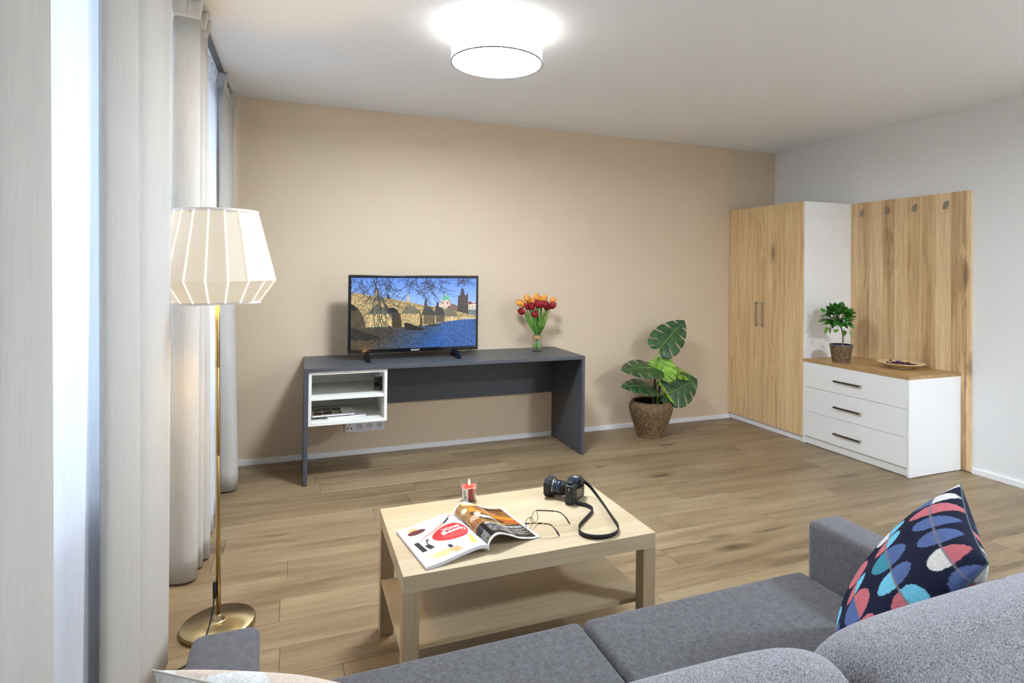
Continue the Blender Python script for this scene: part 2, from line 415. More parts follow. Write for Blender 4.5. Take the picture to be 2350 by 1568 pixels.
# ------------------------------------------------------------------ curtains
for a, b, lb in ((-4.4, -2.28, 'slim grey ceiling track carrying the window curtains near the sofa'), (-1.98, -.03, 'slim grey ceiling track running to the beige wall above the far window')):
    t = thing('curtain_rail', lb, 'curtain rail', (-4.90, (a+b)/2, H-.02), group='curtain tracks')
    box('track', -4.915, -4.885, a, b, H-.018, H, plain('alu', lin(120, 122, 126), .4, metal=.6), t, bev=.003)
    box('sheer_track', -4.985, -4.965, a, b, H-.018, H, M['trim'], t, bev=.003)
def drape(name, label, cat, top_pts, bot_pts, mat, z0=.012, z1=H-.03, head=.09, group=None, n=150, nz=22, heading=True, pleats=9):
    T = np.array(catmull(top_pts, n)); B = np.array(catmull(bot_pts, n))
    c = B.mean(0); t = thing(name, label, cat, (c[0], c[1], z0), group=group)
    def surf(zz):
        s = (z1-head-zz)/(z1-head-z0); s = max(0, min(1, s)); k = s*s*(3-2*s)*.55+.45*s**.6 if s > 0 else 0
        return T*(1-k)+B*k
    zs = [z0+(z1-head-z0)*j/nz for j in range(nz+1)]
    vs = []; fs = []
    for z in zs:
        for q in surf(z): vs.append((q[0], q[1], z))
    m = n+1
    for j in range(nz):
        for i in range(n): fs.append((j*m+i, j*m+i+1, (j+1)*m+i+1, (j+1)*m+i))
    solidify(mk('fabric', vs, fs, mat, t, True), .0015)
    # stitched hem band
    hv = []; hf = []
    for j, z in enumerate((z0+.09, z0+.094)):
        for q in surf(z): hv.append((q[0]+.0014, q[1]-.0006, z))
    for i in range(n): hf.append((i, i+1, m+i+1, m+i))
    mk('hem_stitch', hv, hf, mat, t, True)
    if heading:
        hv, hf = [], []
        for j in range(6):
            z = z1-head+head*j/5; pin = 1-.75*math.exp(-((j-1)/1.1)**2)
            for i, q in enumerate(T):
                ph = math.cos(i/n*pleats*2*math.pi); hv.append((q[0]+.016*ph*(j/5), q[1]+.008*(j/5)*math.sin(i/n*pleats*4*math.pi), z))
        for j in range(5):
            for i in range(n): hf.append((j*m+i, j*m+i+1, (j+1)*m+i+1, (j+1)*m+i))
        solidify(mk('pleat_heading', hv, hf, mat, t, True), .002)
    return t
def wavy(y0, y1, x, amp, n, ph=0, cnt=4):
    out = []
    for k in range(n*cnt+1):
        s = k/(n*cnt); out.append((x+amp*math.sin(2*math.pi*n*s+ph), y0+(y1-y0)*s))
    return out
# far pair (second window)
drape('drape', 'beige floor length drape glowing warm just behind the floor lamp', 'curtain',
      [(-4.97, -1.66), (-4.955, -1.70), (-4.91, -1.70), (-4.87, -1.685), (-4.868, -1.66), (-4.90, -1.63), (-4.91, -1.60), (-4.88, -1.585), (-4.86, -1.565), (-4.865, -1.54), (-4.90, -1.52), (-4.90, -1.50), (-4.875, -1.485), (-4.862, -1.46), (-4.87, -1.435), (-4.90, -1.42)],
      [(-4.985, -1.60), (-4.965, -1.665), (-4.90, -1.692), (-4.852, -1.67), (-4.848, -1.625), (-4.90, -1.595), (-4.915, -1.575), (-4.868, -1.568), (-4.838, -1.548), (-4.845, -1.52), (-4.90, -1.505), (-4.91, -1.49), (-4.855, -1.484), (-4.820, -1.463), (-4.83, -1.43), (-4.92, -1.42)],
      M['drape'], group='beige drapes', pleats=9)
drape('drape', 'pale drape bunched in the corner against the beige wall', 'curtain',
      wavy(-.66, -.06, -4.895, .022, 5, 1.5),
      [(-4.94, -.50), (-4.885, -.548), (-4.82, -.557), (-4.786, -.53), (-4.782, -.48), (-4.85, -.44), (-4.90, -.41), (-4.84, -.385), (-4.80, -.34), (-4.83, -.30), (-4.90, -.27), (-4.86, -.23), (-4.81, -.19), (-4.84, -.15), (-4.90, -.12), (-4.87, -.08), (-4.82, -.06), (-4.83, -.045), (-4.88, -.04), (-4.9, -.035), (-4.9, -.03)],
      M['drape'], group='beige drapes', pleats=6)
# near pair (first window)
drape('drape', 'grey toned drape hanging between the white sheer and the lampshade', 'curtain',
      [(-4.950, -2.80), (-4.942, -2.805), (-4.928, -2.79), (-4.908, -2.73), (-4.895, -2.66), (-4.90, -2.64), (-4.885, -2.60), (-4.878, -2.56), (-4.868, -2.46), (-4.852, -2.40), (-4.865, -2.36), (-4.93, -2.36)],
      [(-4.950, -2.655), (-4.942, -2.665), (-4.926, -2.655), (-4.904, -2.60), (-4.885, -2.52), (-4.886, -2.505), (-4.878, -2.48), (-4.870, -2.44), (-4.855, -2.33), (-4.848, -2.275), (-4.862, -2.245), (-4.93, -2.24)],
      M['drape'], group='beige drapes', n=200, pleats=5)
drape('drape', 'wide flat hanging drape on the sofa side of the white sheer', 'curtain',
      [(-4.82, -4.15), (-4.86, -4.02), (-4.81, -3.88), (-4.85, -3.75), (-4.835, -3.6), (-4.862, -3.50), (-4.868, -3.42), (-4.885, -3.35), (-4.90, -3.305), (-4.93, -3.31), (-4.96, -3.36)],
      [(-4.82, -4.15), (-4.86, -4.02), (-4.80, -3.88), (-4.85, -3.75), (-4.83, -3.6), (-4.86, -3.48), (-4.868, -3.33), (-4.885, -3.23), (-4.902, -3.155), (-4.93, -3.16), (-4.96, -3.21)],
      M['drape'], group='beige drapes', n=200, pleats=7)
drape('sheer_curtain', 'white sheer curtain over the window near the sofa', 'sheer curtain', wavy(-4.1, -1.96, -4.972, .007, 10), wavy(-4.1, -1.96, -4.972, .008, 10, .6), M['sheer'], group='white sheers', n=260, heading=True, pleats=26)
drape('sheer_curtain', 'white sheer curtain over the far window beside the beige wall', 'sheer curtain',
      wavy(-1.62, -.46, -4.932, .010, 10), [(x+.02*max(0, 1-abs(y+1.17)/.1), y) for x, y in [(x_-.075*max(0, min(1, (-1.36-y_)/.12))-.06*max(0, min(1, (y_+.68)/.1)), y_) for x_, y_ in wavy(-1.62, -.46, -4.868, .018, 10, .6)]], M['sheer'], group='white sheers', n=260, heading=True, pleats=18)

# ------------------------------------------------------------------ ceiling lamps
shade_m = NT('ceiling_shade'); _e = shade_m.n('Emission', {'Color': (.88, .94, 1.0, 1), 'Strength': SHADE_E}); shade_m.link(_e.outputs[0], shade_m.out.inputs[0]); M['cshade'] = shade_m.m
M['diff'] = emit('ceiling_diffuser', (.81, .905, 1.0, 1), 64.0)
M['diff_b'] = emit('ceiling_diffuser_bright', (.81, .905, 1.0, 1), 104.0)
def ceiling_lamp(cx, cy, label, dm, R=.228):
    t = thing('ceiling_lamp', label, 'lamp', (cx, cy, H), group='drum ceiling lamps')
    zb, zt = H-.172, H-.028
    vs, fs = lathe_data([(R, zb), (R, zt), (R-.003, zt), (R-.003, zb+.004)], 64, cx, cy, 0, False); mk('drum_shade', vs, fs, M['cshade'], t, True)
    lathe('diffuser', [(R-.004, zb+.002), (R-.004, zb+.006)], (cx, cy, 0), dm, t, 64)
    lathe('rim_ring', [(R-.004, zb-.001), (R+.0015, zb-.001), (R+.0015, zb+.004), (R-.001, zb+.004)], (cx, cy, 0), plain('rim', lin(120, 118, 112), .5), t, 64, closed=False)
    lathe('mount', [(.06, H-.028), (.06, H-.0005)], (cx, cy, 0), M['trim'], t, 32)
    for k in range(3):
        a = 2*math.pi*k/3+.4; tube('stay', [(cx+.05*math.cos(a), cy+.05*math.sin(a), H-.022), (cx+(R-.002)*math.cos(a), cy+(R-.002)*math.sin(a), zt-.004)], .002, M['trim'], t, 6)
    for k in range(6):
        a = 2*math.pi*k/6+.2; lathe('rivet', [(.0025, -.0015), (.0025, .0015)], (cx+(R+.001)*math.cos(a), cy+(R+.001)*math.sin(a), zb+.008), M['steel'], t, 8)
    l = bpy.data.lights.new('bulb', 'POINT'); l.energy = CEIL_W*.085; l.color = (1, .86, .66); l.shadow_soft_size = .05
    lo = bpy.data.objects.new('bulb', l); COL.objects.link(lo); lo.parent = t; lo.location = (0, 0, -.075)
    return t
ceiling_lamp(-3.53, -1.825, 'round white drum ceiling lamp glowing above the coffee table', M['diff'])
ceiling_lamp(-1.05, -4.75, 'round white drum ceiling lamp on the other side of the room', M['diff_b'])

# ------------------------------------------------------------------ floor lamp
LX, LY = -4.712, -2.08
t = thing('floor_lamp', 'brass floor lamp with a glowing ribbed white shade beside the curtains', 'floor lamp', (LX, LY, 0)); t.rotation_euler = (0, -.017, 0)
brush = NT('spun_brass'); _g = brush.n('TexCoord').outputs['Object']
_n = brush.noise(brush.vscale(_g, (40, 40, 3)), 8, 3)
_p = brush.pr(Base_Color=lin(190, 170, 128), Metallic=1.0, Roughness=brush.math('ADD', brush.math('MULTIPLY', _n, .12), .24)); _p.inputs['Anisotropic'].default_value = .8
_tan = brush.n('Tangent', direction_type='RADIAL', axis='Z'); brush.link(_tan.outputs[0], _p.inputs['Tangent'])
lathe('base', [(.0, 0), (.128, 0), (.131, .003), (.131, .018), (.128, .022), (.03, .0245), (.013, .028), (.012, .05), (.0, .05)], (LX, LY, 0), brush.m, t, 64, closed=False)
lathe('pole', [(.0085, .03), (.0085, .66), (.0080, .661), (.0080, .663), (.0085, .664), (.0085, 1.0), (.0080, 1.001), (.0080, 1.003), (.0085, 1.004), (.0085, 1.45)], (LX, LY, 0), M['brass'], t, 20)
lathe('bulb_holder', [(.016, 1.40), (.018, 1.44), (.010, 1.45)], (LX, LY, 0), M['trim'], t, 16)
lathe('bulb_globe', [(.005, 1.452), (.025, 1.47), (.030, 1.495), (.024, 1.52), (.004, 1.53)], (LX, LY, 0), emit('warm_bulb', (1, .78, .48, 1), 12), t, 16)
def pane_mat(name, col, e, tr):
    t_ = NT(name); df = t_.n('BsdfDiffuse', {'Color': col}); trn = t_.n('BsdfTranslucent', {'Color': col})
    mx = t_.n('MixShader', {0: tr, 1: df.outputs[0], 2: trn.outputs[0]}); em = t_.n('Emission', {'Color': (1, .86, .62, 1), 'Strength': e})
    ad = t_.n('AddShader', {0: mx.outputs[0], 1: em.outputs[0]}); t_.link(ad.outputs[0], t_.out.inputs[0]); return t_.m
M['shade_panel'] = pane_mat('shade_panel', (.50, .47, .42, 1), .16, .008)
M['shade_rib'] = pane_mat('shade_rib', (.95, .93, .88, 1), .62, .05)
sh = bpy.data.objects.new('lamp_shade', None); COL.objects.link(sh); sh.parent = t; sh.location = (0, 0, 1.25); sh['label'] = 'glowing white faceted shade'
NR = 18; prof = [(.146, 1.600), (.209, 1.337), (.152, 1.256)]
def sp(a, i, d=0): rr, z = prof[i]; return (LX+(rr+d)*math.cos(a), LY+(rr+d)*math.sin(a), z)
ph0 = math.atan2(CAMP.y-LY, CAMP.x-LX)+math.radians(10)
for k in range(NR):
    a0 = ph0+2*math.pi*k/NR; a1 = a0+2*math.pi/NR
    mk('shade_panel', [sp(a0, 0), sp(a1, 0), sp(a1, 1), sp(a0, 1)], [(0, 1, 2, 3)], M['shade_panel'], sh)
    mk('shade_panel', [sp(a0, 1), sp(a1, 1), sp(a1, 2), sp(a0, 2)], [(0, 1, 2, 3)], M['shade_panel'], sh)
    dw = .0030
    v = []
    for i in range(3):
        rr, z = prof[i]; ww = dw if i == 1 else dw*.9
        tx, ty = -math.sin(a0), math.cos(a0); x, y, z = sp(a0, i, .0012)
        v += [(x-tx*ww, y-ty*ww, z), (x+tx*ww, y+ty*ww, z)]
    mk('rib', v, [(0, 1, 3, 2), (2, 3, 5, 4)], M['shade_rib'], sh)
M['shade_rim'] = plain('shade_rim', lin(226, 218, 210), .8)
for (rr, z, dz) in ((.1465, 1.598, .010), (.1525, 1.250, .009)):
    lathe('rim_band', [(rr+.001, z), (rr+.001, z+dz), (rr-.002, z+dz), (rr-.002, z)], (LX, LY, 0), M['shade_rim'], sh, NR*2, closed=False)
for k in range(3):
    a = 2*math.pi*k/3; tube('spoke', [(LX, LY, 1.42), (LX+.15*math.cos(a), LY+.15*math.sin(a), 1.595)], .0018, M['brass'], sh, 6)
cordp = catmull([(LX-.011, LY-.004, .165), (LX-.013, LY-.008, .12), (LX-.018, LY-.03, .07), (LX-.026, LY-.06, .035), (LX-.03, LY-.10, .027), (LX-.032, LY-.134, .024), (LX-.036, LY-.15, .006), (LX-.08, LY-.22, .005), (LX-.17, LY-.27, .005)], 40)
tube('cord', cordp, .0028, M['black_matte'], t, 8)
lathe('cord_clip', [(.004, .115), (.0065, .12), (.0065, .175), (.004, .18)], (LX-.012, LY-.006, 0), M['black_matte'], t, 12)
l = bpy.data.lights.new('lamp_light', 'POINT'); l.energy = FLOOR_W; l.color = (1.0, .64, .20); l.shadow_soft_size = .035
lo = bpy.data.objects.new('lamp_light', l); COL.objects.link(lo); lo.parent = t; lo.location = (0, 0, 1.40)

# ------------------------------------------------------------------ desk
DXL, DXR, DYF, DH, TK = -4.398, -2.404, -.597, .75, .025
t = thing('desk', 'long anthracite desk with a white open cubby under its top', 'desk', ((DXL+DXR)/2, -.3, 0))
box('desk_top', DXL, DXR, DYF, -.002, DH-TK, DH, M['anth'], t)
box('side_panel', DXL, DXL+TK, DYF+.002, -.016, .004, DH-TK, M['anth'], t); box('side_panel', DXR-TK, DXR, DYF+.002, -.016, .004, DH-TK, M['anth'], t)
box('modesty_panel', DXL+TK, DXR-TK, -.048, -.030, .377, DH-TK, M['anth'], t)
for x in (DXL+.012, DXR-.012):
    for y in (DYF+.05, -.06): lathe('foot', [(.009, 0), (.009, .005)], (x, y, 0), M['black_matte'], t, 12)
cb = bpy.data.objects.new('cubby', None); COL.objects.link(cb); cb.parent = t; cb.location = (0, 0, 0); cb['label'] = 'white open cubby with one shelf'
cx0, cx1, cz0, cz1, cy0, cy1, k = DXL+TK+.001, -3.877, .377, DH-TK-.001, DYF+.012, -.06, .019
box('side', cx0, cx0+k, cy0, cy1, cz0, cz1, M['white_in'], cb, .001); box('side', cx1-k, cx1, cy0, cy1, cz0, cz1, M['white_in'], cb, .001)
box('top_board', cx0+k, cx1-k, cy0, cy1, cz1-k, cz1, M['white_in'], cb, .001); box('bottom_board', cx0+k, cx1-k, cy0, cy1, cz0, cz0+k, M['white_in'], cb, .001)
box('shelf', cx0+k, cx1-k, cy0+.004, cy1, .540, .540+k, M['white_in'], cb, .001); box('back_board', cx0, cx1, cy1, cy1+.008, cz0, cz1, M['white_in'], cb, 0)
CB_Z1, CB_Z2 = cz0+k, .540+k
# socket strip
t = thing('socket_strip', 'white four gang wall socket strip under the desk cubby', 'socket', (-3.96, 0, .2))
M['sock'] = plain('socket_white', lin(222, 222, 226), .35)
sx0, sx1, sz0, sz1 = -4.107, -3.814, .168, .250
box('frame', sx0, sx1, -.010, 0, sz0, sz1, M['sock'], t, .002)
for i in range(4):
    c = sx0+(i+.5)*(sx1-sx0)/4
    ins = box('insert', c-.027, c+.027, -.013, -.0095, sz0+.012, sz1-.012, M['sock'], t, .001)
    dots = []
    zc = (sz0+sz1)/2
    def disc(x, z, r, mat, nm, d=.0145):
        vs, fs = lathe_data([(r, 0), (r, .003)], 20); mk(nm, [(x+a, -d+c_, z+b) for a, b, c_ in vs], fs, mat, ins, False)
    if i == 0:
        disc(c, zc+.013, .006, M['steel'], 'jack'); disc(c-.013, zc-.009, .0055, M['black'], 'jack'); disc(c+.013, zc-.009, .0055, M['black'], 'jack')
    else:
        vs, fs = lathe_data([(.021, 0), (.0225, .003), (.020, .003), (.018, .0005), (.0, .0005)], 28, closed_ends=False)
        mk('socket_well', [(c+a, -.0145+.0, zc+b) if False else (c+a, -.0130-c_*.6, zc+b) for a, b, c_ in vs], fs, plain('socket_grey', lin(196, 196, 202), .4), ins, True)
        disc(c, zc+.008, .0028, M['steel'], 'earth_pin', .018)
        for s in (-1, 1): disc(c+s*.0095, zc-.001, .0028, M['black'], 'hole', .0140)

# ------------------------------------------------------------------ television
TY = -.325
ptl, pbr = at(800, 631, 1, TY), at(1096.5, 803, 1, TY)
tx0, tx1 = ptl.x, pbr.x; tz1 = at(948, 632, 1, TY).z; tz0 = at(948, 807.5, 1, TY).z
t = thing('television', 'flat black television showing a stone bridge over a river', 'television', ((tx0+tx1)/2, TY+.03, DH))
box('housing', tx0, tx1, TY, TY+.035, tz0, tz1, M['black'], t, .004)
box('rear_bulge', tx0+.12, tx1-.12, TY+.035, TY+.07, tz0+.03, tz1-.15, M['black_matte'], t, .01)
box('bezel', tx0+.004, tx1-.004, TY-.0015, TY+.002, tz0+.004, tz1-.004, M['gloss_black'], t, .001)
sx0, sx1, sz0, sz1 = tx0+.019, tx1-.019, tz0+.028, tz1-.021
im = Img(460, 259, (120, 165, 235))
im.a = (np.array((88, 132, 214))*(1-im.Y[..., None]*1.6)+np.array((176, 205, 248))*im.Y[..., None]*1.6)/255
def river():
    m = im.mask([(0, .70), (.35, .70), (.55, .69), (.75, .63), (1.0, .585), (1, 1), (0, 1)])
    c = np.zeros((im.h, im.w, 3)); k = np.clip((im.X-.25)/.5+(im.Y-.75), 0, 1)[..., None]
    c[:] = (np.array((66, 58, 44))*(1-k)+np.array((40, 78, 138))*k)/255; im.put(m, c)
    im.noise(.9, m, 2); im.noise(.5, m, 1); return m
im.poly([(.885, .38), (.93, .335), (.96, .36), (1, .35), (1, .56), (.885, .56)], (216, 206, 186)); im.poly([(.90, .385), (.945, .335), (.975, .37), (1, .35), (1, .375), (.9, .39)], (120, 52, 50))
im.poly([(.90, .46), (1, .46), (1, .56), (.9, .56)], (112, 118, 122))
for yy in (.40, .43, .48, .51):
    for xx in np.arange(.94, 1, .014): im.poly([(xx, yy), (xx+.005, yy), (xx+.005, yy+.016), (xx, yy+.016)], (70, 66, 62))
im.poly([(.655, .40), (.70, .37), (.74, .40), (.80, .38), (.84, .40), (.86, .52), (.65, .47)], (196, 178, 160)); im.poly([(.76, .395), (.80, .37), (.85, .41), (.85, .5), (.76, .47)], (122, 92, 80))
im.ell(.741, .322, .041, .070, (108, 184, 160)); im.poly([(.700, .322), (.782, .322), (.782, .40), (.700, .40)], (226, 190, 170)); im.poly([(.71, .345), (.725, .345), (.725, .38), (.71, .38)], (120, 100, 90)); im.poly([(.75, .345), (.765, .345), (.765, .38), (.75, .38)], (120, 100, 90))
im.poly([(.734, .255), (.741, .19), (.748, .255)], (190, 170, 120)); im.ell(.741, .25, .01, .018, (150, 190, 165))
tw = [(.846, .25), (.862, .25), (.872, .145), (.889, .145), (.904, .25), (.918, .24), (.924, .19), (.930, .24), (.934, .53), (.84, .53)]
im.poly(tw, (62, 54, 50)); im.noise(.9, im.mask(tw), 3); im.poly([(.862, .25), (.872, .145), (.889, .145), (.9, .24)], (52, 58, 70))
br = [(0, .205), (.06, .215), (.15, .25), (.22, .265), (.33, .30), (.45, .345), (.55, .385), (.66, .415), (.78, .455), (.88, .50), (.93, .53), (1, .555), (1, .60), (.88, .615), (.76, .655), (.6, .70), (.3, .735), (0, .735)]
im.poly(br, (160, 140, 98)); mb = im.mask(br); im.noise(.55, mb, 2); im.noise(.35, mb, 4)
im.line([(0, .245), (.15, .285), (.33, .335), (.45, .375), (.66, .44), (.8, .475)], .003, (110, 92, 62), .6)
def arch(P, c=(46, 40, 30)):
    im.poly(P, c); im.noise(.7, im.mask(P), 2)
arch([(0, .36), (.03, .39), (.06, .44), (.085, .51), (.10, .58), (.11, .66), (.11, .735), (0, .735)], (74, 64, 44)); arch([(0, .36), (.03, .39), (.05, .44), (.03, .46), (0, .45)], (30, 26, 20))
arch([(.275, .45), (.29, .425), (.315, .415), (.345, .44), (.37, .50), (.385, .58), (.39, .66), (.39, .735), (.31, .735)], (66, 54, 36)); arch([(.275, .45), (.29, .425), (.315, .415), (.345, .44), (.36, .49), (.3, .48)], (22, 20, 18))
arch([(.485, .465), (.50, .445), (.52, .45), (.54, .50), (.552, .60), (.552, .69), (.53, .69)], (60, 50, 34)); arch([(.61, .47), (.625, .465), (.645, .50), (.65, .56), (.62, .54)], (50, 42, 30)); arch([(.70, .485), (.715, .48), (.73, .52), (.735, .56), (.71, .54)], (60, 50, 34))
for (a, b, y0, y1, c, rc) in ((.135, .313, .505, .70, (190, 168, 116), (98, 98, 80)), (.40, .535, .505, .665, (172, 152, 108), (104, 102, 84)), (.565, .655, .525, .655, (92, 82, 60), (52, 52, 50)), (.665, .735, .53, .63, (84, 74, 56), (50, 48, 46)), (.74, .84, .555, .62, (196, 172, 122), (104, 100, 84))):
    P = [(a, y0), (b, y0), (b, y1), (a, y1+.01)]; im.poly(P, c); im.noise(.6, im.mask(P), 3); im.poly([(a-.018, y0+.005), ((a+b)/2-.04, y0-.125), ((a+b)/2+.02, y0-.10), (b+.006, y0+.005)], rc, .9)
im.poly([(.11, .69), (.32, .68), (.325, .735), (.1, .745)], (84, 92, 84))
river()
im.poly([(.88, .562), (1, .575), (1, .60), (.9, .602), (.86, .59)], (188, 172, 132))
for P in ([(0, .69), (.05, .72), (.12, .77), (.2, .82), (.25, .865), (.14, .875), (0, .86)], [(.405, .64), (.43, .635), (.5, .68), (.585, .735), (.55, .752), (.42, .74)], [(.56, .685), (.64, .66), (.71, .685), (.66, .70)]):
    im.poly(P, (36, 32, 26)); m = im.mask(P); im.noise(1.6, m, 2)
for (x, y, h_, c) in ((.188, .255, .15, (160, 136, 84)), (.438, .34, .10, (196, 180, 140)), (.578, .395, .10, (44, 40, 36)), (.675, .42, .08, (40, 38, 34)), (.285, .29, .055, (36, 34, 30))):
    im.poly([(x-.012, y), (x-.008, y-h_*.5), (x-.005, y-h_), (x+.005, y-h_), (x+.008, y-h_*.5), (x+.014, y+.01)], c)
for x, y in ((.31, .295), (.505, .37), (.62, .41)): im.line([(x, y), (x, y-.085)], .0015, (40, 40, 44))
rg = random.Random(11)
def twig(x, y, dx, dy, L, wd, d):
    P = [(x, y)]
    for _ in range(L):
        dx += rg.uniform(-.0035, .0035); dy += rg.uniform(-.003, .003); x += dx; y += dy; P.append((x, y))
        if d < 3 and rg.random() < .28: twig(x, y, dx*.8+rg.uniform(-.009, .009), dy*.7+rg.uniform(-.004, .006), max(3, L//2), wd*.7, d+1)
    im.line(P, wd, (38, 40, 50), .85)
for k in range(80):
    x = rg.choice((rg.uniform(0, .34), rg.uniform(.4, .52), rg.uniform(.54, .76), rg.uniform(0, .3), rg.uniform(.84, .95)))
    twig(x, 0, rg.uniform(-.006, .006), rg.uniform(.012, .026) if x < .8 else rg.uniform(.008, .014), rg.randint(7, 13) if x < .8 else 6, .0012, 0)
for k in range(5): twig(.2+rg.uniform(-.01, .03), .15, .0015, .03, 16, .0022, 0)
twig(.19, 0, .002, .03, 22, .003, 1)
M['screen'] = vcol('screen_picture', emission=.55)
grid_obj('screen', lambda u, v: (sx0+(sx1-sx0)*u, TY-.0025, sz0+(sz1-sz0)*v), 459, 258, M['screen'], t, im.a, False)
M['logo'] = plain('logo_white', lin(210, 210, 214), .4)
vs, fs = text_data('SHARP', .017, .0004)
mk('logo_text', [((tx0+tx1)/2+v[0]*1.25, TY-.0035, tz0+.014+v[1]) for v in vs], fs, M['logo'], t)
for px_, nm in ((845, 'stand_foot'), (1062, 'stand_foot')):
    fx = at(px_, 826, 2, DH).x
    fx = fx-.012
    v = []
    for (y, z, hw) in ((-.40, 0, .013), (-.455, .0, .016), (-.455, .006, .016), (-.345, .06, .010), (-.285, .06, .010), (-.22, .006, .014), (-.22, 0, .014)):
        v += [(fx-hw, y, DH+z), (fx+hw, y, DH+z)]
    f = [tuple(range(0, 14, 2))[::-1], tuple(range(1, 14, 2))]+[(2*i, 2*((i+1) % 7), 2*((i+1) % 7)+1, 2*i+1) for i in range(7)]
    mk(nm, v, f, M['gloss_black'], t)
tube('power_cable', catmull([(tx1-.20, TY+.03, tz0+.005), (tx1-.16, TY+.02, tz0-.012), (tx1-.10, TY+.01, tz0-.022), (tx1-.06, TY+.03, tz0-.012), (tx1-.04, TY+.03, tz0+.004)], 20), .0025, M['black'], t, 6)

# ------------------------------------------------------------------ items in the cubby
pb = at(859, 899, 2, CB_Z2)
t = thing('perfume_bottle', 'small flat black perfume bottle with a clear sprayer on the cubby shelf', 'bottle', (-3.925, -.48, CB_Z2))
bx = (-3.958, -3.893, -.492, -.468)
box('glass_flask', bx[0], bx[1], bx[2], bx[3], CB_Z2, CB_Z2+.105, M['vase_glass'], t, .008, 3, True)
box('black_liquid', bx[0]+.004, bx[1]-.004, bx[2]-.0006, bx[3]-.004, CB_Z2+.010, CB_Z2+.099, M['gloss_black'], t, .006, 3, True)
lathe('collar', [(.008, .105), (.008, .112), (.006, .114)], (-3.925, -.48, CB_Z2), M['steel'], t, 16)
lathe('sprayer', [(.009, .114), (.0095, .14), (.008, .142)], (-3.925, -.48, CB_Z2), M['vase_glass'], t, 16)
lathe('dip_tube', [(.002, .112), (.002, .136)], (-3.925, -.48, CB_Z2), M['black'], t, 8)
def flat_mag(name, label, x, y, z, wd, hg, th, rz, cover=None, mat=None):
    t = thing(name, label, 'magazine', (x, y, z), rz)
    box('pages', -wd/2+.002, wd/2-.001, -hg/2+.001, hg/2-.001, .0008, th-.0008, M['paper'], t, .0003, world=False)
    box('back_cover', -wd/2, wd/2, -hg/2, hg/2, 0, .0008, M['paper'], t, 0, world=False)
    if cover is not None: grid_obj('front_cover', lambda u, v: (-wd/2+wd*u, -hg/2+hg*v, th-.0004+.0012*math.sin(math.pi*u)), 119, 79, vcol(name+'_print', .25), t, cover, True, False)
    else: box('front_cover', -wd/2, wd/2, -hg/2, hg/2, th-.0008, th, mat or M['paper'], t, 0, world=False)
    return t
ci = Img(120, 80, (236, 234, 230)); rg = random.Random(5)
for a in range(3):
    for b in range(2):
        x0, y0 = .05+a*.225, .10+b*.42; P = [(x0, y0), (x0+.21, y0), (x0+.21, y0+.38), (x0, y0+.38)]
        ci.poly(P, ((96, 104, 70), (70, 78, 84), (88, 90, 60), (120, 64, 50), (60, 52, 46), (104, 112, 92))[a+3*b]); m = ci.mask(P); ci.noise(1.3, m, 5); ci.noise(.9, m, 2)
ci.poly([(.2, .02), (.5, .0), (.5, .08), (.2, .09)], (90, 62, 44))
flat_mag('magazine', 'white booklet lowest in the small stack inside the cubby', -4.14, -.41, CB_Z1, .25, .18, .012, .18)
flat_mag('magazine', 'thin white booklet sandwiched in the small stack inside the cubby', -4.20, -.36, CB_Z1+.0122, .25, .19, .008, -.12)
flat_mag('magazine', 'magazine with a grid of six photos topmost of the cubby stack', -4.215, -.40, CB_Z1+.0204, .27, .205, .009, .04, ci.a)

# ------------------------------------------------------------------ vase with tulips
VX, VY = -2.655, -.235
t = thing('vase', 'clear waisted glass vase holding tulips on the desk', 'vase', (VX, VY, DH))
vs, fs = lathe_data([(.001, 0), (.045, .0), (.047, .004), (.0465, .02), (.037, .085), (.0345, .115), (.037, .14), (.047, .19), (.052, .205), (.0505, .205), (.0455, .19), (.0355, .14), (.033, .115), (.0355, .085), (.044, .022), (.001, .016)], 40, VX, VY, DH, False)
mk('glass_body', vs, fs, M['vase_glass'], t, True)
def torus_data(R, r, z, n=40, m=8, base=0, wob=0):
    vs = []; fs = []
    for i in range(n):
        a = 2*math.pi*i/n
        for j in range(m):
            b = 2*math.pi*j/m; rr = R+wob*math.sin(5*a)+r*math.cos(b); vs.append((VX+rr*math.cos(a), VY+rr*math.sin(a), z+r*math.sin(b)))
    for i in range(n):
        for j in range(m): fs.append((base+i*m+j, base+((i+1) % n)*m+j, base+((i+1) % n)*m+(j+1) % m, base+i*m+(j+1) % m))
    return vs, fs
vs, fs = [], []
for k in range(5):
    a, b = torus_data(.0365+.0004*k, .0035, DH+.104+.0055*k, base=len(vs), wob=.0008); vs += a; fs += b
tw = mk('twine_band', vs, fs, plain('raffia', lin(178, 142, 92), .8, var=.2, bscale=300), None, True)
tag(tw, 'tan raffia twine wound around the waist of the glass vase', 'twine'); top(tw)
M['tul_or'] = plain('tulip_orange', lin(238, 158, 64), .45, var=.22, bscale=55)
M['tul_rd'] = plain('tulip_red', lin(146, 14, 30), .45, var=.3, bscale=60)
M['tul_leaf'] = plain('tulip_leaf', lin(92, 146, 52), .5, var=.2, bscale=50)
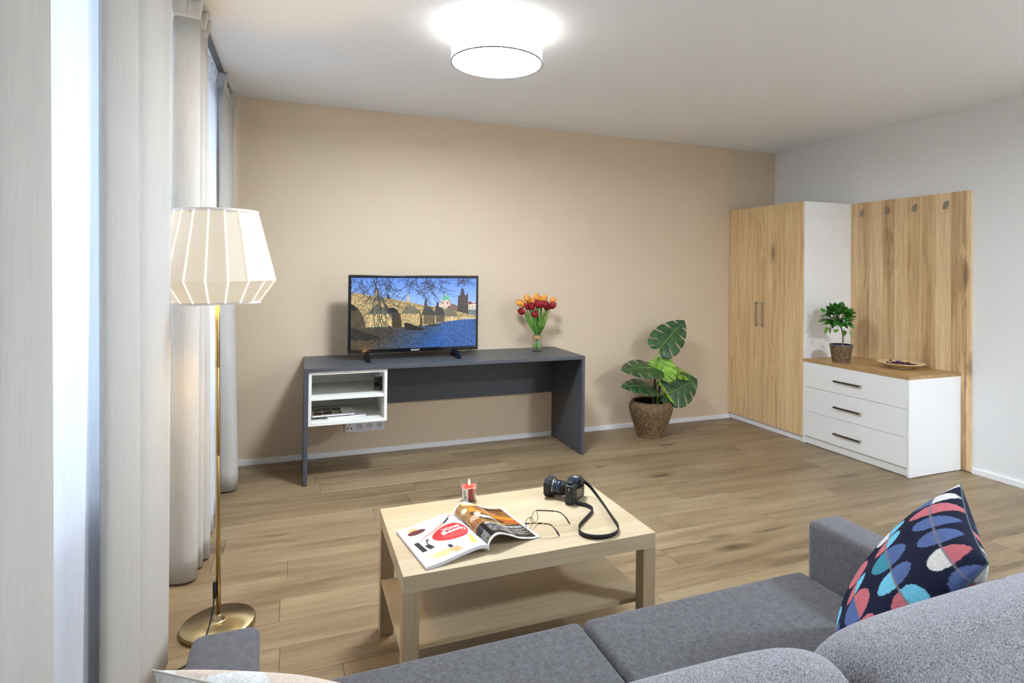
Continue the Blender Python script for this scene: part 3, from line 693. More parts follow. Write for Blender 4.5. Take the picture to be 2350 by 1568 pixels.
def bloom_data(c, d, s):
    # six overlapping cupped petals
    d = Vector(d).normalized(); u = d.orthogonal().normalized(); v = d.cross(u); vs, fs = [], []
    for k in range(6):
        a0 = k*math.pi/3; rr = 1.0 if k % 2 else .88; b = len(vs)
        for i in range(6):
            tt = i/5; R = s*.40*rr*(math.sin(math.pi*(.16+.62*tt))**.8)*(1 if tt < .75 else 1-.35*(tt-.75)/.25)*(0.3+.7*min(1, tt/.2) if tt < .2 else 1)
            hw = .62*(1-.1*tt)*(1 if tt < .6 else max(.06, 1-((tt-.6)/.4)**1.6))
            for j in range(5):
                a = a0+hw*(j-2)/2; q = Vector(c)+d*(s*1.02*tt*(1-.03*abs(j-2)))+(u*math.cos(a)+v*math.sin(a))*R; vs.append(tuple(q))
        for i in range(5):
            for j in range(4): fs.append((b+i*5+j, b+i*5+j+1, b+(i+1)*5+j+1, b+(i+1)*5+j))
    return vs, fs
heads = [('o', 215, 345), ('o', 300, 375), ('o', 385, 240), ('o', 432, 285), ('o', 540, 300), ('o', 602, 215), ('o', 660, 268), ('o', 780, 245), ('o', 968, 290),
         ('r', 262, 535), ('r', 395, 420), ('r', 488, 425), ('r', 562, 592), ('r', 615, 365), ('r', 695, 380), ('r', 812, 385), ('r', 842, 430), ('r', 965, 400)]
olab = ['orange tulip held in the glass vase']; rg = random.Random(2)
for i, (kc, zx, zy) in enumerate(heads):
    px_, py_ = 1170+zx/9.8, 660+zy/9.8
    yd = VY+(.035 if kc == 'o' else -.05)+rg.uniform(-.02, .02)
    hc = at(px_, py_, 1, yd)
    lab = 'orange tulip standing in the glass vase' if kc == 'o' else 'dark red tulip standing in the glass vase'
    lab = {5: 'tallest orange tulip of the bunch in the vase', 7: 'upright orange tulip with red tinged petal tips in the vase', 8: 'orange tulip half hidden behind a dark red bloom in the vase', 9: 'dark red tulip bending outward over the vase rim', 12: 'lowest dark red tulip in front of the green stems'}.get(i, lab)
    ang = math.atan2(hc.y-VY, hc.x-VX)
    s = .064 if kc == 'o' else .067
    dirv = Vector(((hc.x-VX)*1.3, (hc.y-VY)*.9, .22)).normalized()
    if i == 9: dirv = Vector((-.7, -.2, .55)).normalized()
    base = hc-dirv*s*.5
    a2 = ang+rg.uniform(-.5, .5)
    p0 = Vector((VX-.02*math.cos(a2)+rg.uniform(-.012, .012), VY-.02*math.sin(a2)+rg.uniform(-.012, .012), DH+.02)); pm_ = Vector((VX+.012*math.cos(a2)+rg.uniform(-.008, .008), VY+.012*math.sin(a2)+rg.uniform(-.008, .008), DH+.118))
    t = thing('tulip', lab, 'flower', p0, group='orange tulips in the vase' if kc == 'o' else 'red tulips in the vase')
    pts = catmull([p0, pm_, pm_.lerp(base, .5)+Vector((0, 0, .012)), base], 14)
    tube('stem', pts, .0036, M['green_stem'], t, 7)
    vs, fs = bloom_data(base, dirv, s); solidify(mk('bloom', vs, fs, M['tul_or'] if kc == 'o' else M['tul_rd'], t, True), .0012)
    if True:
        # one strap leaf
        q0 = Vector(pm_)+Vector((0, 0, .012)); e = pm_.lerp(base, rg.uniform(.62, .88)); side = Vector((rg.uniform(-1, 1), rg.uniform(-.7, .2), 0)).normalized(); e = e+side*.018+Vector((0, -.012, rg.uniform(-.01, .02)))
        cpts = catmull([q0, q0.lerp(e, .5)+side*.008, e, e+side*.014+Vector((0, 0, rg.uniform(-.012, .02)))], 10); vs = []; fs = []
        wv = Vector((rg.uniform(.5, 1), rg.uniform(-.6, .6), 0)).normalized()
        for k_, c_ in enumerate(cpts):
            hw = .0085*math.sin(math.pi*min(1, .12+.86*k_/10))**.8; vs += [tuple(Vector(c_)-wv*hw), tuple(Vector(c_)+Vector((0, -.003, 0))), tuple(Vector(c_)+wv*hw)]
        for k_ in range(10):
            for j in range(2): fs.append((3*k_+j, 3*k_+j+1, 3*k_+4+j, 3*k_+3+j))
        solidify(mk('leaf', vs, fs, M['tul_leaf'], t, True), .0008)

# ------------------------------------------------------------------ baskets
M['weave'] = plain('rush_weave', lin(116, 92, 64), .7, var=.45, bscale=38)
M['basket_in'] = plain('basket_dark', lin(38, 30, 24), .8)
def weave_data(profile, c, rows, n, tilt=.35, thick=.005):
    # strands lying in staggered rows on a surface of revolution: profile(t)->(r,z)
    vs, fs = [], []; rg = random.Random(4)
    for i in range(rows):
        for k in range(n):
            t0 = (i+.5)/rows; a = 2*math.pi*(k+.5*(i % 2))/n; da = 2*math.pi/n*.56; dt = .62/rows; b = len(vs)
            th = thick*rg.uniform(.8, 1.25); tl = tilt*rg.uniform(.7, 1.2)
            for q, (s, wd) in enumerate(((-1, .35), (-.45, 1), (.45, 1), (1, .35))):
                aa = a+s*da; tc = t0+s*tl/rows
                for (e, hgt) in ((-1, 0), (0, 1), (1, 0)):
                    tt = min(1.02, max(-.01, tc+e*dt*wd)); r_, z_ = profile(tt); r_ += th*hgt*wd
                    vs.append((c[0]+r_*math.cos(aa), c[1]+r_*math.sin(aa), c[2]+z_))
            for q in range(3):
                for e in range(2): fs.append((b+q*3+e, b+(q+1)*3+e, b+(q+1)*3+e+1, b+q*3+e+1))
    return vs, fs
def profile_fn(P):
    def f(t):
        t = max(0, min(1, t))*(len(P)-1); i = min(int(t), len(P)-2); t -= i
        return (P[i][0]*(1-t)+P[i+1][0]*t, P[i][1]*(1-t)+P[i+1][1]*t)
    return f
# big basket
BX, BY = -1.625, -.295
t = thing('basket', 'large brown woven rush basket on the floor holding the monstera', 'basket', (BX, BY, 0))
bp = [(.112, 0), (.120, .03), (.140, .09), (.160, .15), (.176, .20), (.184, .235), (.180, .265), (.166, .288), (.156, .295)]
prof_big = profile_fn(bp)
lathe('liner', [(.0, .002)]+[(r-.002, z) for r, z in bp]+[(.146, .285), (.165, .24), (.15, .15), (.11, .02), (0, .02)], (BX, BY, 0), M['basket_in'], t, 40, closed=False)
vs, fs = weave_data(prof_big, (BX, BY, 0), 17, 28); ww = mk('weave', vs, fs, M['weave'], t, True); ww['kind'] = 'stuff'
lathe('rim', [(.152, .288), (.166, .291), (.166, .298), (.154, .300), (.147, .294)], (BX, BY, 0), M['weave'], t, 40, closed=False)
lathe('soil', [(.0, .215), (.15, .21)], (BX, BY, 0), plain('soil', lin(40, 32, 26), .95, bump=.8, bscale=120), t, 24, closed=False)
# monstera
def leaf_mat(name, c, l):
    t_ = NT(name); n_ = t_.noise(t_.n('TexCoord').outputs['Object'], 22, 3)
    p = t_.pr(Base_Color=t_.ramp(n_, [(.35, c), (.7, l)]), Roughness=.32); return t_.m
M['mon_dark'] = leaf_mat('monstera_dark', lin(34, 66, 36), lin(66, 104, 54)); M['mon_mid'] = leaf_mat('monstera_mid', lin(72, 104, 46), lin(104, 140, 60)); M['mon_light'] = leaf_mat('monstera_light', lin(104, 150, 38), lin(150, 192, 66))
M['midrib'] = plain('leaf_midrib', lin(150, 178, 92), .5); M['bark'] = plain('dark_stem', lin(50, 44, 34), .7)
t_m = thing('monstera', 'monstera plant with split glossy green leaves in the large basket', 'plant', (BX, BY, .212))
OUT = [(0.0, .0), (-.12, .08), (-.17, .22), (-.10, .38), (.06, .48), (.28, .50), (.50, .45), (.70, .34), (.86, .20), (1.0, .0)]
OUTC = np.array(catmull(OUT, 200))
def mleaf(base, tip, normal, size_w, mat, droop=.0, fold=.15, slit=.5, fingers=7, gap=.15, asym=1.0):
    base, tip = Vector(base), Vector(tip); L = (tip-base).length; d = (tip-base).normalized(); n = Vector(normal); n = (n-d*n.dot(d)).normalized(); s = d.cross(n)
    def P(x, y): z = -fold*abs(y)**1.6-droop*max(0, x)**2+.04*math.sin(6*x)*abs(y); return base+d*(x*L*(1-.15*droop))+s*(y*size_w)+n*(z*L)
    vs, fs = [], []
    for sd in (-1, 1):
        for k in range(fingers):
            q0, q1 = k/fingers, (k+1)/fingers; nu, nv = 6, 8; b = len(vs); v0 = 1-slit if 0 < k else 1.0
            for j in range(nv+1):
                v = j/nv
                for i in range(nu+1):
                    s_ = i/nu
                    g = gap*min(1, max(0, v-(1-slit))/max(.01, slit)/.35)
                    lo = g*.5 if k > 0 else 0; hi = 1-g*.5 if k < fingers-1 else 1
                    if k == fingers-1: hi = 1
                    ss = lo+(hi-lo)*s_; q = q0+(q1-q0)*ss
                    ox, oy = OUTC[int(q*200)]*(1-(q*200-int(q*200)))+OUTC[min(200, int(q*200)+1)]*(q*200-int(q*200))
                    rnd_ = 1-(.05*(2*s_-1)**4 if 0 < k < fingers-1 else 0)
                    mx = max(0, (q-.18)/.82)**1.25
                    x = mx*(1-v)+ox*v*1.0; y = oy*v*rnd_; vs.append(tuple(P(x, sd*y)))
            for j in range(nv):
                for i in range(nu):
                    f = (b+j*(nu+1)+i, b+j*(nu+1)+i+1, b+(j+1)*(nu+1)+i+1, b+(j+1)*(nu+1)+i); fs.append(f if sd > 0 else f[::-1])
    lf = mk('leaf', vs, fs, mat, t_m, True); solidify(lf, .0012)
    pts = [P(x/10, 0)+n*.0015 for x in range(0, 10)]
    tube('midrib', pts, [.0028-.0018*i/9 for i in range(10)], M['midrib'], lf, 6)
    return lf
def Z(zx, zy, y=-.30): return at(1410+zx/5.2267, 720+zy/5.2267, 1, y)
cdir = lambda p: (CAMP-Vector(p)).normalized()
def leafpx(b, tp, yb, yt, w, mat, nrm=None, **kw):
    B, T = Z(*b, yb), Z(*tp, yt); n = nrm if nrm is not None else cdir(B); return mleaf(B, T, n, w, mat, **kw)
leafpx((552, 408), (842, 80), -.30, -.27, .285, M['mon_dark'], Vector((-.45, -.85, .35)), fold=.10, slit=.62)
leafpx((478, 652), (92, 632), -.31, -.36, .30, M['mon_dark'], Vector((-.1, -.42, .9)), droop=.12, fold=.18, slit=.6)
leafpx((470, 890), (138, 770), -.31, -.38, .25, M['mon_dark'], Vector((-.05, -.42, .9)), droop=.28, fold=.18, slit=.6)
leafpx((545, 740), (640, 508), -.33, -.32, .27, M['mon_light'], Vector((-.45, -.85, .3)), fold=.10, slit=.45)
leafpx((684, 680), (1002, 722), -.26, -.28, .22, M['mon_light'], Vector((.0, -.45, .9)), droop=.18, fold=.16, slit=.5)
leafpx((668, 950), (996, 788), -.36, -.33, .31, M['mon_dark'], Vector((-.35, -.88, .30)), fold=.08, slit=.62)
leafpx((560, 838), (736, 1104), -.37, -.42, .11, M['mon_light'], Vector((.8, -.62, .2)), fold=.15, slit=.3)
leafpx((600, 985), (690, 1090), -.35, -.40, .11, M['mon_dark'], Vector((-.3, -.9, .3)), fold=.1, slit=.5)
def stem(pts, r, mat):
    tube('stem', catmull([Vector(p) for p in pts], 16), r, mat, t_m, 8)
def Zs(*a): return [Z(x, y, d) for x, y, d in a]
stem(Zs((488, 1090, -.29), (486, 900, -.30), (488, 730, -.30)), .009, M['bark']); stem(Zs((538, 1095, -.27), (540, 960, -.27), (545, 870, -.28)), .008, M['bark']); stem(Zs((462, 1095, -.30), (464, 1030, -.30)), .009, M['bark'])
stem(Zs((488, 740, -.30), (486, 640, -.31), (505, 540, -.31), (548, 415, -.30)), .0055, M['green_stem'])
stem(Zs((488, 740, -.30), (470, 690, -.31), (430, 665, -.33)), .0045, M['green_stem']); stem(Zs((465, 1060, -.30), (450, 960, -.31), (405, 885, -.34)), .0045, M['green_stem'])
stem(Zs((490, 930, -.30), (520, 830, -.32), (545, 735, -.33)), .0045, M['green_stem']); stem(Zs((545, 870, -.28), (600, 740, -.27), (690, 680, -.26)), .0042, M['green_stem'])
stem(Zs((505, 1095, -.30), (520, 1010, -.33), (560, 965, -.36), (670, 950, -.36)), .0055, M['green_stem']); stem(Zs((512, 1095, -.31), (545, 1040, -.33), (600, 985, -.35)), .004, M['green_stem'])
stem(Zs((505, 900, -.29), (515, 820, -.33), (560, 838, -.37)), .0035, M['green_stem'])

# ------------------------------------------------------------------ wardrobe
WXF, WYR, WH = -.563, -.907, 2.0
t = thing('wardrobe', 'tall two door oak wardrobe with white sides in the corner', 'wardrobe', (-.28, -.455, 0))
box('side_panel', WXF+.02, -.002, WYR, WYR+.018, .002, WH, M['white_lam'], t); box('side_panel', WXF+.02, -.002, -.021, -.003, .002, WH, M['white_lam'], t)
box('top_panel', WXF+.02, -.002, WYR+.018, -.021, WH-.018, WH, M['white_lam'], t); box('bottom_panel', WXF+.025, -.002, WYR+.018, -.021, .055, .073, M['white_lam'], t)
box('back_panel', -.012, -.003, WYR+.018, -.021, .073, WH-.018, M['white_lam'], t, 0)
box('plinth', WXF+.022, WXF+.038, WYR+.018, -.021, .002, .052, M['white_lam'], t)
ym = (WYR-.003)/2-.008
for y0, y1, hy in ((WYR+.001, ym-.0015, -.4655), (ym+.0015, -.004, -.3875)):
    d = box('door', WXF, WXF+.0185, y0, y1, .056, WH-.001, M['door_oak'], t, .001)
    hv = bpy.data.objects.new('handle', None); 
    h = box('handle', WXF-.032, WXF-.022, hy-.006, hy+.006, .918, 1.138, M['steel'], d, .002, world=False, label='brushed steel bar handle')
    h.location = -wpos(d)
    vs, fs = [], []
    for z in (.922, 1.122):
        b = len(vs); x0, x1, y0_, y1_, z0, z1 = WXF-.03, WXF+.0005, hy-.006, hy+.006, z, z+.012
        vs += [(x0, y0_, z0), (x1, y0_, z0), (x1, y1_, z0), (x0, y1_, z0), (x0, y0_, z1), (x1, y0_, z1), (x1, y1_, z1), (x0, y1_, z1)]
        fs += [(b, b+3, b+2, b+1), (b+4, b+5, b+6, b+7), (b, b+1, b+5, b+4), (b+1, b+2, b+6, b+5), (b+2, b+3, b+7, b+6), (b+3, b, b+4, b+7)]
    mk('handle_post', vs, fs, M['steel'], d)
# ------------------------------------------------------------------ coat panel
PYR = -1.897
t = thing('coat_panel', 'tall oak wall panel with four small metal coat hooks', 'coat rack', (-.01, -1.4, 0))
box('board', -.0195, -.001, PYR, WYR-.002, .006, WH, M['door_oak_b'], t, .001)
hooks = [at(1980, 484, 0, -.02), at(2038, 476, 0, -.02), at(2102, 471, 0, -.02), at(2174, 464, 0, -.02)]
for q in hooks:
    y, z = q.y, 1.937
    P = [(-.020, z+.0), (-.026, z+.002), (-.040, z-.012), (-.047, z-.035), (-.052, z-.052)]
    vs, fs = [], []
    for x_, z_ in P: vs += [(x_, y-.013, z_), (x_, y+.013, z_), (x_+.004, y+.013, z_-.004), (x_+.004, y-.013, z_-.004)]
    for i in range(len(P)-1):
        for j in range(4): fs.append((4*i+j, 4*i+(j+1) % 4, 4*i+4+(j+1) % 4, 4*i+4+j))
    n_ = 4*(len(P)-1); fs += [(3, 2, 1, 0), (n_, n_+1, n_+2, n_+3)]
    mk('coat_hook', vs, fs, M['steel'], t)
# ------------------------------------------------------------------ dresser
SXF, SYR, SH = -.5515, -1.8326, .6944
t = thing('dresser', 'low white dresser with three drawers and an oak top beside the wardrobe', 'dresser', (-.28, -1.37, 0))
SYL = WYR-.002
box('worktop', SXF-.004, -.021, SYR, SYL, SH-.022, SH, M['top_oak'], t, .001)
box('side_panel', SXF, -.021, SYR, SYR+.018, .004, SH-.0225, M['white_lam'], t, .001); box('side_panel', SXF, -.021, SYL-.018, SYL, .004, SH-.0225, M['white_lam'], t, .001)
box('plinth', SXF+.02, SXF+.036, SYR+.018, SYL-.018, .004, .066, M['white_lam'], t, .001)
box('carcass', SXF+.022, -.025, SYR+.019, SYL-.019, .067, SH-.024, M['white_in'], t, 0)
for y in (SYR+.009, SYL-.009):
    for x in (SXF+.03, -.05): lathe('foot', [(.008, 0), (.008, .005)], (x, y, 0), M['trim'], t, 10)
for z0, z1, hz in ((.4705, .671, .5645), (.2725, .4680, .363), (.068, .2700, .1575)):
    d = box('drawer', SXF-.001, SXF+.019, SYR+.0195, SYL-.0015, z0, z1, M['white_lam'], t, .0012)
    box('handle', SXF-.034, SXF-.022, -1.462, -1.232, hz-.006, hz+.006, M['pull'], d, .001, label='dark bronze bar handle')
    for y in (-1.462, -1.244): box('handle_post', SXF-.0335, SXF+.0, y+.0005, y+.0115, hz-.0055, hz+.0055, M['steel'], d, .0008)

# ------------------------------------------------------------------ small tree
PX, PY = -.420, -1.165
t = thing('plant_pot', 'small woven brown pot on the dresser holding the little tree', 'pot', (PX, PY, SH))
sp_ = [(.062, 0), (.066, .03), (.073, .075), (.080, .115), (.083, .132)]
lathe('liner', [(0, .001)]+[(r-.002, z) for r, z in sp_]+[(.079, .140), (.075, .14), (.06, .02), (0, .02)], (PX, PY, SH), M['basket_in'], t, 32, closed=False)
vs, fs = weave_data(profile_fn(sp_), (PX, PY, SH), 11, 16, thick=.004); ww = mk('weave', vs, fs, M['weave'], t, True); ww['kind'] = 'stuff'
lathe('rim', [(.080, .130), (.085, .133), (.084, .142), (.078, .143)], (PX, PY, SH), plain('grey_foil', lin(96, 100, 108), .35, metal=.4), t, 32, closed=False)
lathe('soil', [(0, .115), (.076, .113)], (PX, PY, SH), plain('soil2', lin(60, 52, 46), .95), t, 20, closed=False)
t = thing('topiary_tree', 'little leafy tree with a thin trunk standing in the small woven pot', 'plant', (PX, PY, SH+.114))
TC = Vector((PX-.005, PY+.028, 1.050))
trunk = catmull([Vector((PX+.004, PY-.004, SH+.10)), Vector((PX+.006, PY-.012, SH+.2)), Vector((PX-.002, PY+.004, SH+.29)), TC+Vector((0, 0, -.02))], 14)
tube('trunk', trunk, [.0065-.002*i/14 for i in range(15)], plain('grey_bark', lin(130, 116, 92), .85, var=.25, bscale=150), t, 8)
M['tl'] = [leaf_mat('tree_leaf_%d' % k, lin(*a), lin(*b)) for k, (a, b) in enumerate((((34, 92, 30), (58, 126, 42)), ((48, 116, 34), (86, 152, 54)), ((84, 140, 46), (132, 176, 74))))]
lvs = []
for i in range(7):
    q = i/6; hw = .30*math.sin(math.pi*(.06+.94*q)**.85) if i < 6 else 0.0
    lvs += [(q, -hw, .12*hw-.18*q*q), (q, 0, -.18*q*q), (q, hw, .12*hw-.18*q*q)]
lfs = [(3*i+j, 3*i+j+1, 3*i+4+j, 3*i+3+j) for i in range(6) for j in range(2)]
lms = []
for k in range(3):
    me = bpy.data.meshes.new('tree_leaf'); me.from_pydata(lvs, [], lfs); me.materials.append(M['tl'][k]); me.shade_smooth(); lms.append(me)
rg = random.Random(9); tp = wpos(t)
twv, twf = [], []
for i in range(200):
    zz = rg.uniform(-.75, 1); th = rg.uniform(0, 2*math.pi); rr = math.sqrt(1-zz*zz)
    d = Vector((rr*math.cos(th), rr*math.sin(th), zz)); R = rg.uniform(.55, 1.0)
    p = TC+Vector((d.x*.125, d.y*.125, d.z*.098))*R*rg.uniform(.75, .92)
    if i > 190: p = TC+Vector((d.x*.09, d.y*.09, -.08-.03*rg.random()))
    dirv = (d+Vector((rg.uniform(-.6, .6), rg.uniform(-.6, .6), rg.uniform(-.3, .6) if i <= 190 else -.9))).normalized()
    up = (Vector((0, 0, 1))+d*.8+Vector((rg.uniform(-.4, .4),)*3)); sd = dirv.cross(up).normalized(); up = sd.cross(dirv)
    o = bpy.data.objects.new('leaf', lms[0 if rg.random() < .55 else (1 if rg.random() < .75 else 2)] if i <= 190 else lms[2]); COL.objects.link(o); o.parent = t
    s = rg.uniform(.046, .064)
    o.matrix_local = Matrix.Translation(p-tp) @ Matrix(((dirv.x, sd.x, up.x, 0), (dirv.y, sd.y, up.y, 0), (dirv.z, sd.z, up.z, 0), (0, 0, 0, 1))) @ Matrix.Scale(s, 4)
    if i % 4 == 0:
        a, b = tube_data([TC+Vector((0, 0, -.05)), TC.lerp(p, .55)+Vector((0, 0, -.01)), p], .0014, 5, len(twv)); twv += a; twf += b
mk('twigs', twv, twf, M['bark'], t, True)

# ------------------------------------------------------------------ plate with potpourri
QX, QY = -.235, -1.535
t = thing('plate', 'shallow cream plate on a low foot standing on the dresser', 'plate', (QX, QY, SH))
M['plate'] = plain('cream_ceramic', lin(222, 196, 146), .4, var=.06, bscale=40)
lathe('dish', [(0, .012), (.05, .011), (.085, .016), (.135, .030), (.158, .041), (.160, .044), (.157, .046), (.13, .036), (.08, .022), (0, .018)], (QX, QY, SH), M['plate'], t, 56, closed=False)
lathe('foot_ring', [(.066, .0), (.070, .001), (.066, .014), (.060, .013), (.062, .0)], (QX, QY, SH), M['plate'], t, 48, closed=False)
vs, fs = [], []; rg = random.Random(3)
M['pot1'] = plain('dried_petals', lin(74, 40, 62), .8, var=.7, bscale=70)
for i in range(170):
    a = rg.uniform(0, 2*math.pi); R = .105*math.sqrt(rg.random()); c = Vector((QX+R*math.cos(a)*.75, QY+R*math.sin(a), SH+.024+.022*(1-R/.105)*rg.random()+.006)); b = len(vs)
    u = Vector((rg.uniform(-1, 1), rg.uniform(-1, 1), rg.uniform(-.5, .5))).normalized(); v = u.orthogonal().normalized(); n = u.cross(v); s = rg.uniform(.006, .013)
    vs += [tuple(c-u*s), tuple(c+v*s*.6+n*s*.3), tuple(c+u*s), tuple(c-v*s*.6+n*s*.3)]; fs += [(b, b+1, b+2, b+3)]
pp_ = mk('potpourri', vs, fs, M['pot1']); tag(pp_, 'dark purple dried potpourri petals heaped on the cream plate', 'potpourri', kind='stuff'); top(pp_)
for j, (dx, dy, c, lb) in enumerate(((-.03, .0, (128, 92, 170), 'violet dried flower head on top of the potpourri'), (.01, -.05, (196, 120, 140), 'dusty pink dried flower head among the potpourri'), (-.02, .07, (88, 60, 110), 'dark plum dried flower head among the potpourri'))):
    vs, fs = [], []; c0 = Vector((QX+dx, QY+dy, SH+.044))
    for k in range(14):
        a = 2*math.pi*k/14; d = Vector((math.cos(a), math.sin(a), .35+.3*(k % 2))); s_ = Vector((-math.sin(a), math.cos(a), 0)); b = len(vs); L = .026 if j == 0 else .018
        vs += [tuple(c0), tuple(c0+d*L*.6+s_*.005), tuple(c0+d*L), tuple(c0+d*L*.6-s_*.005)]; fs.append((b, b+1, b+2, b+3))
    f = mk('dried_flower', vs, fs, plain('dried_flower_%d' % j, lin(*c), .7, var=.2, bscale=90)); tag(f, lb, 'dried flower', 'dried flowers on the plate'); top(f)

# ------------------------------------------------------------------ coffee table
TX, TYF, TL, TW, TH = -4.1391, -2.8621, .8882, .5529, .462
t = thing('coffee_table', 'pale oak coffee table with a lower shelf in front of the sofa', 'table', (TX+TL/2, TYF+TW/2, 0))
box('table_top', TX, TX+TL, TYF, TYF+TW, TH-.052, TH, M['table_x'], t, .0008)
for x in (TX, TX+TL-.05):
    for y in (TYF, TYF+TW-.05): box('leg', x, x+.05, y, y+.05, 0, TH-.052, M['table_z'], t, .0008)
box('shelf', TX+.003, TX+TL-.003, TYF+.052, TYF+TW-.052, .200, .215, M['table_x'], t, .0008)
# candle
KX, KY = -3.7935, -2.345
t = thing('candle', 'lit red candle in a clear glass tumbler on the coffee table', 'candle', (KX, KY, TH))
vs, fs = lathe_data([(.001, 0), (.027, .0), (.029, .004), (.0365, .078), (.0352, .078), (.0285, .008), (.001, .007)], 40, KX, KY, TH, False); mk('glass', vs, fs, M['vase_glass'], t, True)
wx = NT('red_wax'); _p = wx.pr(Base_Color=lin(214, 20, 24), Roughness=.35); _p.inputs['Subsurface Weight'].default_value = .4; _p.inputs['Subsurface Radius'].default_value = (.02, .004, .003)
_p.inputs['Emission Color'].default_value = lin(230, 10, 10); _p.inputs['Emission Strength'].default_value = .0
lathe('wax', [(0, .0085), (.0275, .0085), (.0325, .056), (.031, .0575), (.012, .0535), (0, .053)], (KX, KY, TH), wx.m, t, 40, closed=False)
tube('wick', [(KX, KY, TH+.05), (KX+.001, KY, TH+.062)], .0012, M['black_matte'], t, 6)
lathe('flame', [(.0005, 0), (.004, .006), (.0045, .010), (.003, .018), (.0004, .026)], (KX, KY, TH+.060), emit('flame', (1, .72, .30, 1), 14), t, 14)
l = bpy.data.lights.new('flame_light', 'POINT'); l.energy = .12; l.color = (1, .5, .15); l.shadow_soft_size = .008
lo = bpy.data.objects.new('flame_light', l); COL.objects.link(lo); lo.parent = t; lo.location = (0, 0, .092)
la0 = math.atan2(CAMP.y-KY, CAMP.x-KX)-math.radians(52)
def lab(u, v, d=.0006):   # u along the wall of the glass, v up
    z = .006+.052*v; r_ = .029+(.0365-.029)*(z-.004)/.074+d; a = la0+u*math.radians(46); return (KX+r_*math.cos(a), KY+r_*math.sin(a), TH+z)
sk = grid_obj('sticker', lambda u, v: lab(u, v), 8, 4, M['paper'], t)
vs, fs = [], []
for i in range(14):
    v0 = .10+i*.055; b = len(vs); ww_ = .012+.018*((i*7) % 3)
    vs += [lab(.28, v0, .0009), lab(.52, v0, .0009), lab(.52, v0+ww_, .0009), lab(.28, v0+ww_, .0009)]; fs.append((b, b+1, b+2, b+3))
vs += [lab(.62, .12, .0009), lab(.70, .12, .0009), lab(.70, .5, .0009), lab(.62, .5, .0009)]; b = len(vs)-4; fs.append((b, b+1, b+2, b+3))
mk('barcode', vs, fs, M['black_matte'], sk)

# ------------------------------------------------------------------ open magazine
MS = Vector((-3.850, -2.80, TH)); uR = Vector((.978, .208, 0)).normalized(); vB = Vector((-.150, .989, 0)).normalized()   # spine front end, page-right, front-to-back
t = thing('magazine', 'open glossy magazine with a red oval on its white left page', 'magazine', (MS.x, MS.y, TH))
PH = .300
Lp = catmull([(0, .019), (.008, .0265), (.03, .0300), (.06, .0285), (.11, .0215), (.17, .0125), (.222, .0085)], 60)     # left page: distance from spine, height
Rp = catmull([(0, .012), (-.001, .027), (.008, .045), (.026, .0565), (.05, .054), (.085, .038), (.12, .020), (.16, .0085), (.185, .004), (.203, .003)], 60)
def prof_eval(P, s):
    k = max(0, min(1, s))*(len(P)-1); i = min(int(k), len(P)-2); k -= i; return P[i]*(1-k)+P[i+1]*k
def Lpt(u, v, d=0): q = prof_eval(Lp, 1-u); return MS-uR*q[0]+vB*(v*PH)+Vector((0, 0, q[1]*(1-.10*v)+d))
def Rpt(u, v, d=0): q = prof_eval(Rp, u); return MS+uR*q[0]+vB*(v*PH)+Vector((0, 0, q[1]*(.92+.08*v)+d))
def page_block(name, P, sgn, under, mat):
    vs, fs = [], []; n = 40
    for v in (0, 1):
        for i in range(n+1):
            s = i/n; q = prof_eval(P, s); p = MS+uR*(sgn*q[0])+vB*(v*PH); h = q[1]*((1-.10*v) if sgn < 0 else (.92+.08*v))
            lo = under(s, h)
            vs += [tuple(p+Vector((0, 0, h))), tuple(p+Vector((0, 0, lo)))]
    m = 2*(n+1)
    for i in range(n):
        a = 2*i; fs += [(a, a+2, m+a+2, m+a), (a+1, m+a+1, m+a+3, a+3), (a, a+1, a+3, a+2), (m+a, m+a+2, m+a+3, m+a+1)]
    fs += [(2*n, 2*n+1, m+2*n+1, m+2*n), (0, m, m+1, 1)]
    return mk(name, vs, fs, mat, t)
pg = NT('page_edges'); _w = pg.n('TexWave', {'Vector': pg.pos(rnd=False), 'Scale': 420.0, 'Distortion': 1.0}, bands_direction='Z').outputs[1]
pg.pr(Base_Color=pg.ramp(_w, [(.2, lin(196, 198, 210)), (.7, lin(238, 238, 244))]), Roughness=.55)
lb_ = page_block('left_pages', Lp, -1, lambda s, h: max(.0006, h-.0105-.012*max(0, .35-s)), pg.m)
rb_ = page_block('right_pages', Rp, 1, lambda s, h: max(.0003, h-.0045*(1-.75*s)), pg.m)
grid_obj('left_page', lambda u, v: Lpt(u, v, .0003), 40, 6, M['paper'], t)
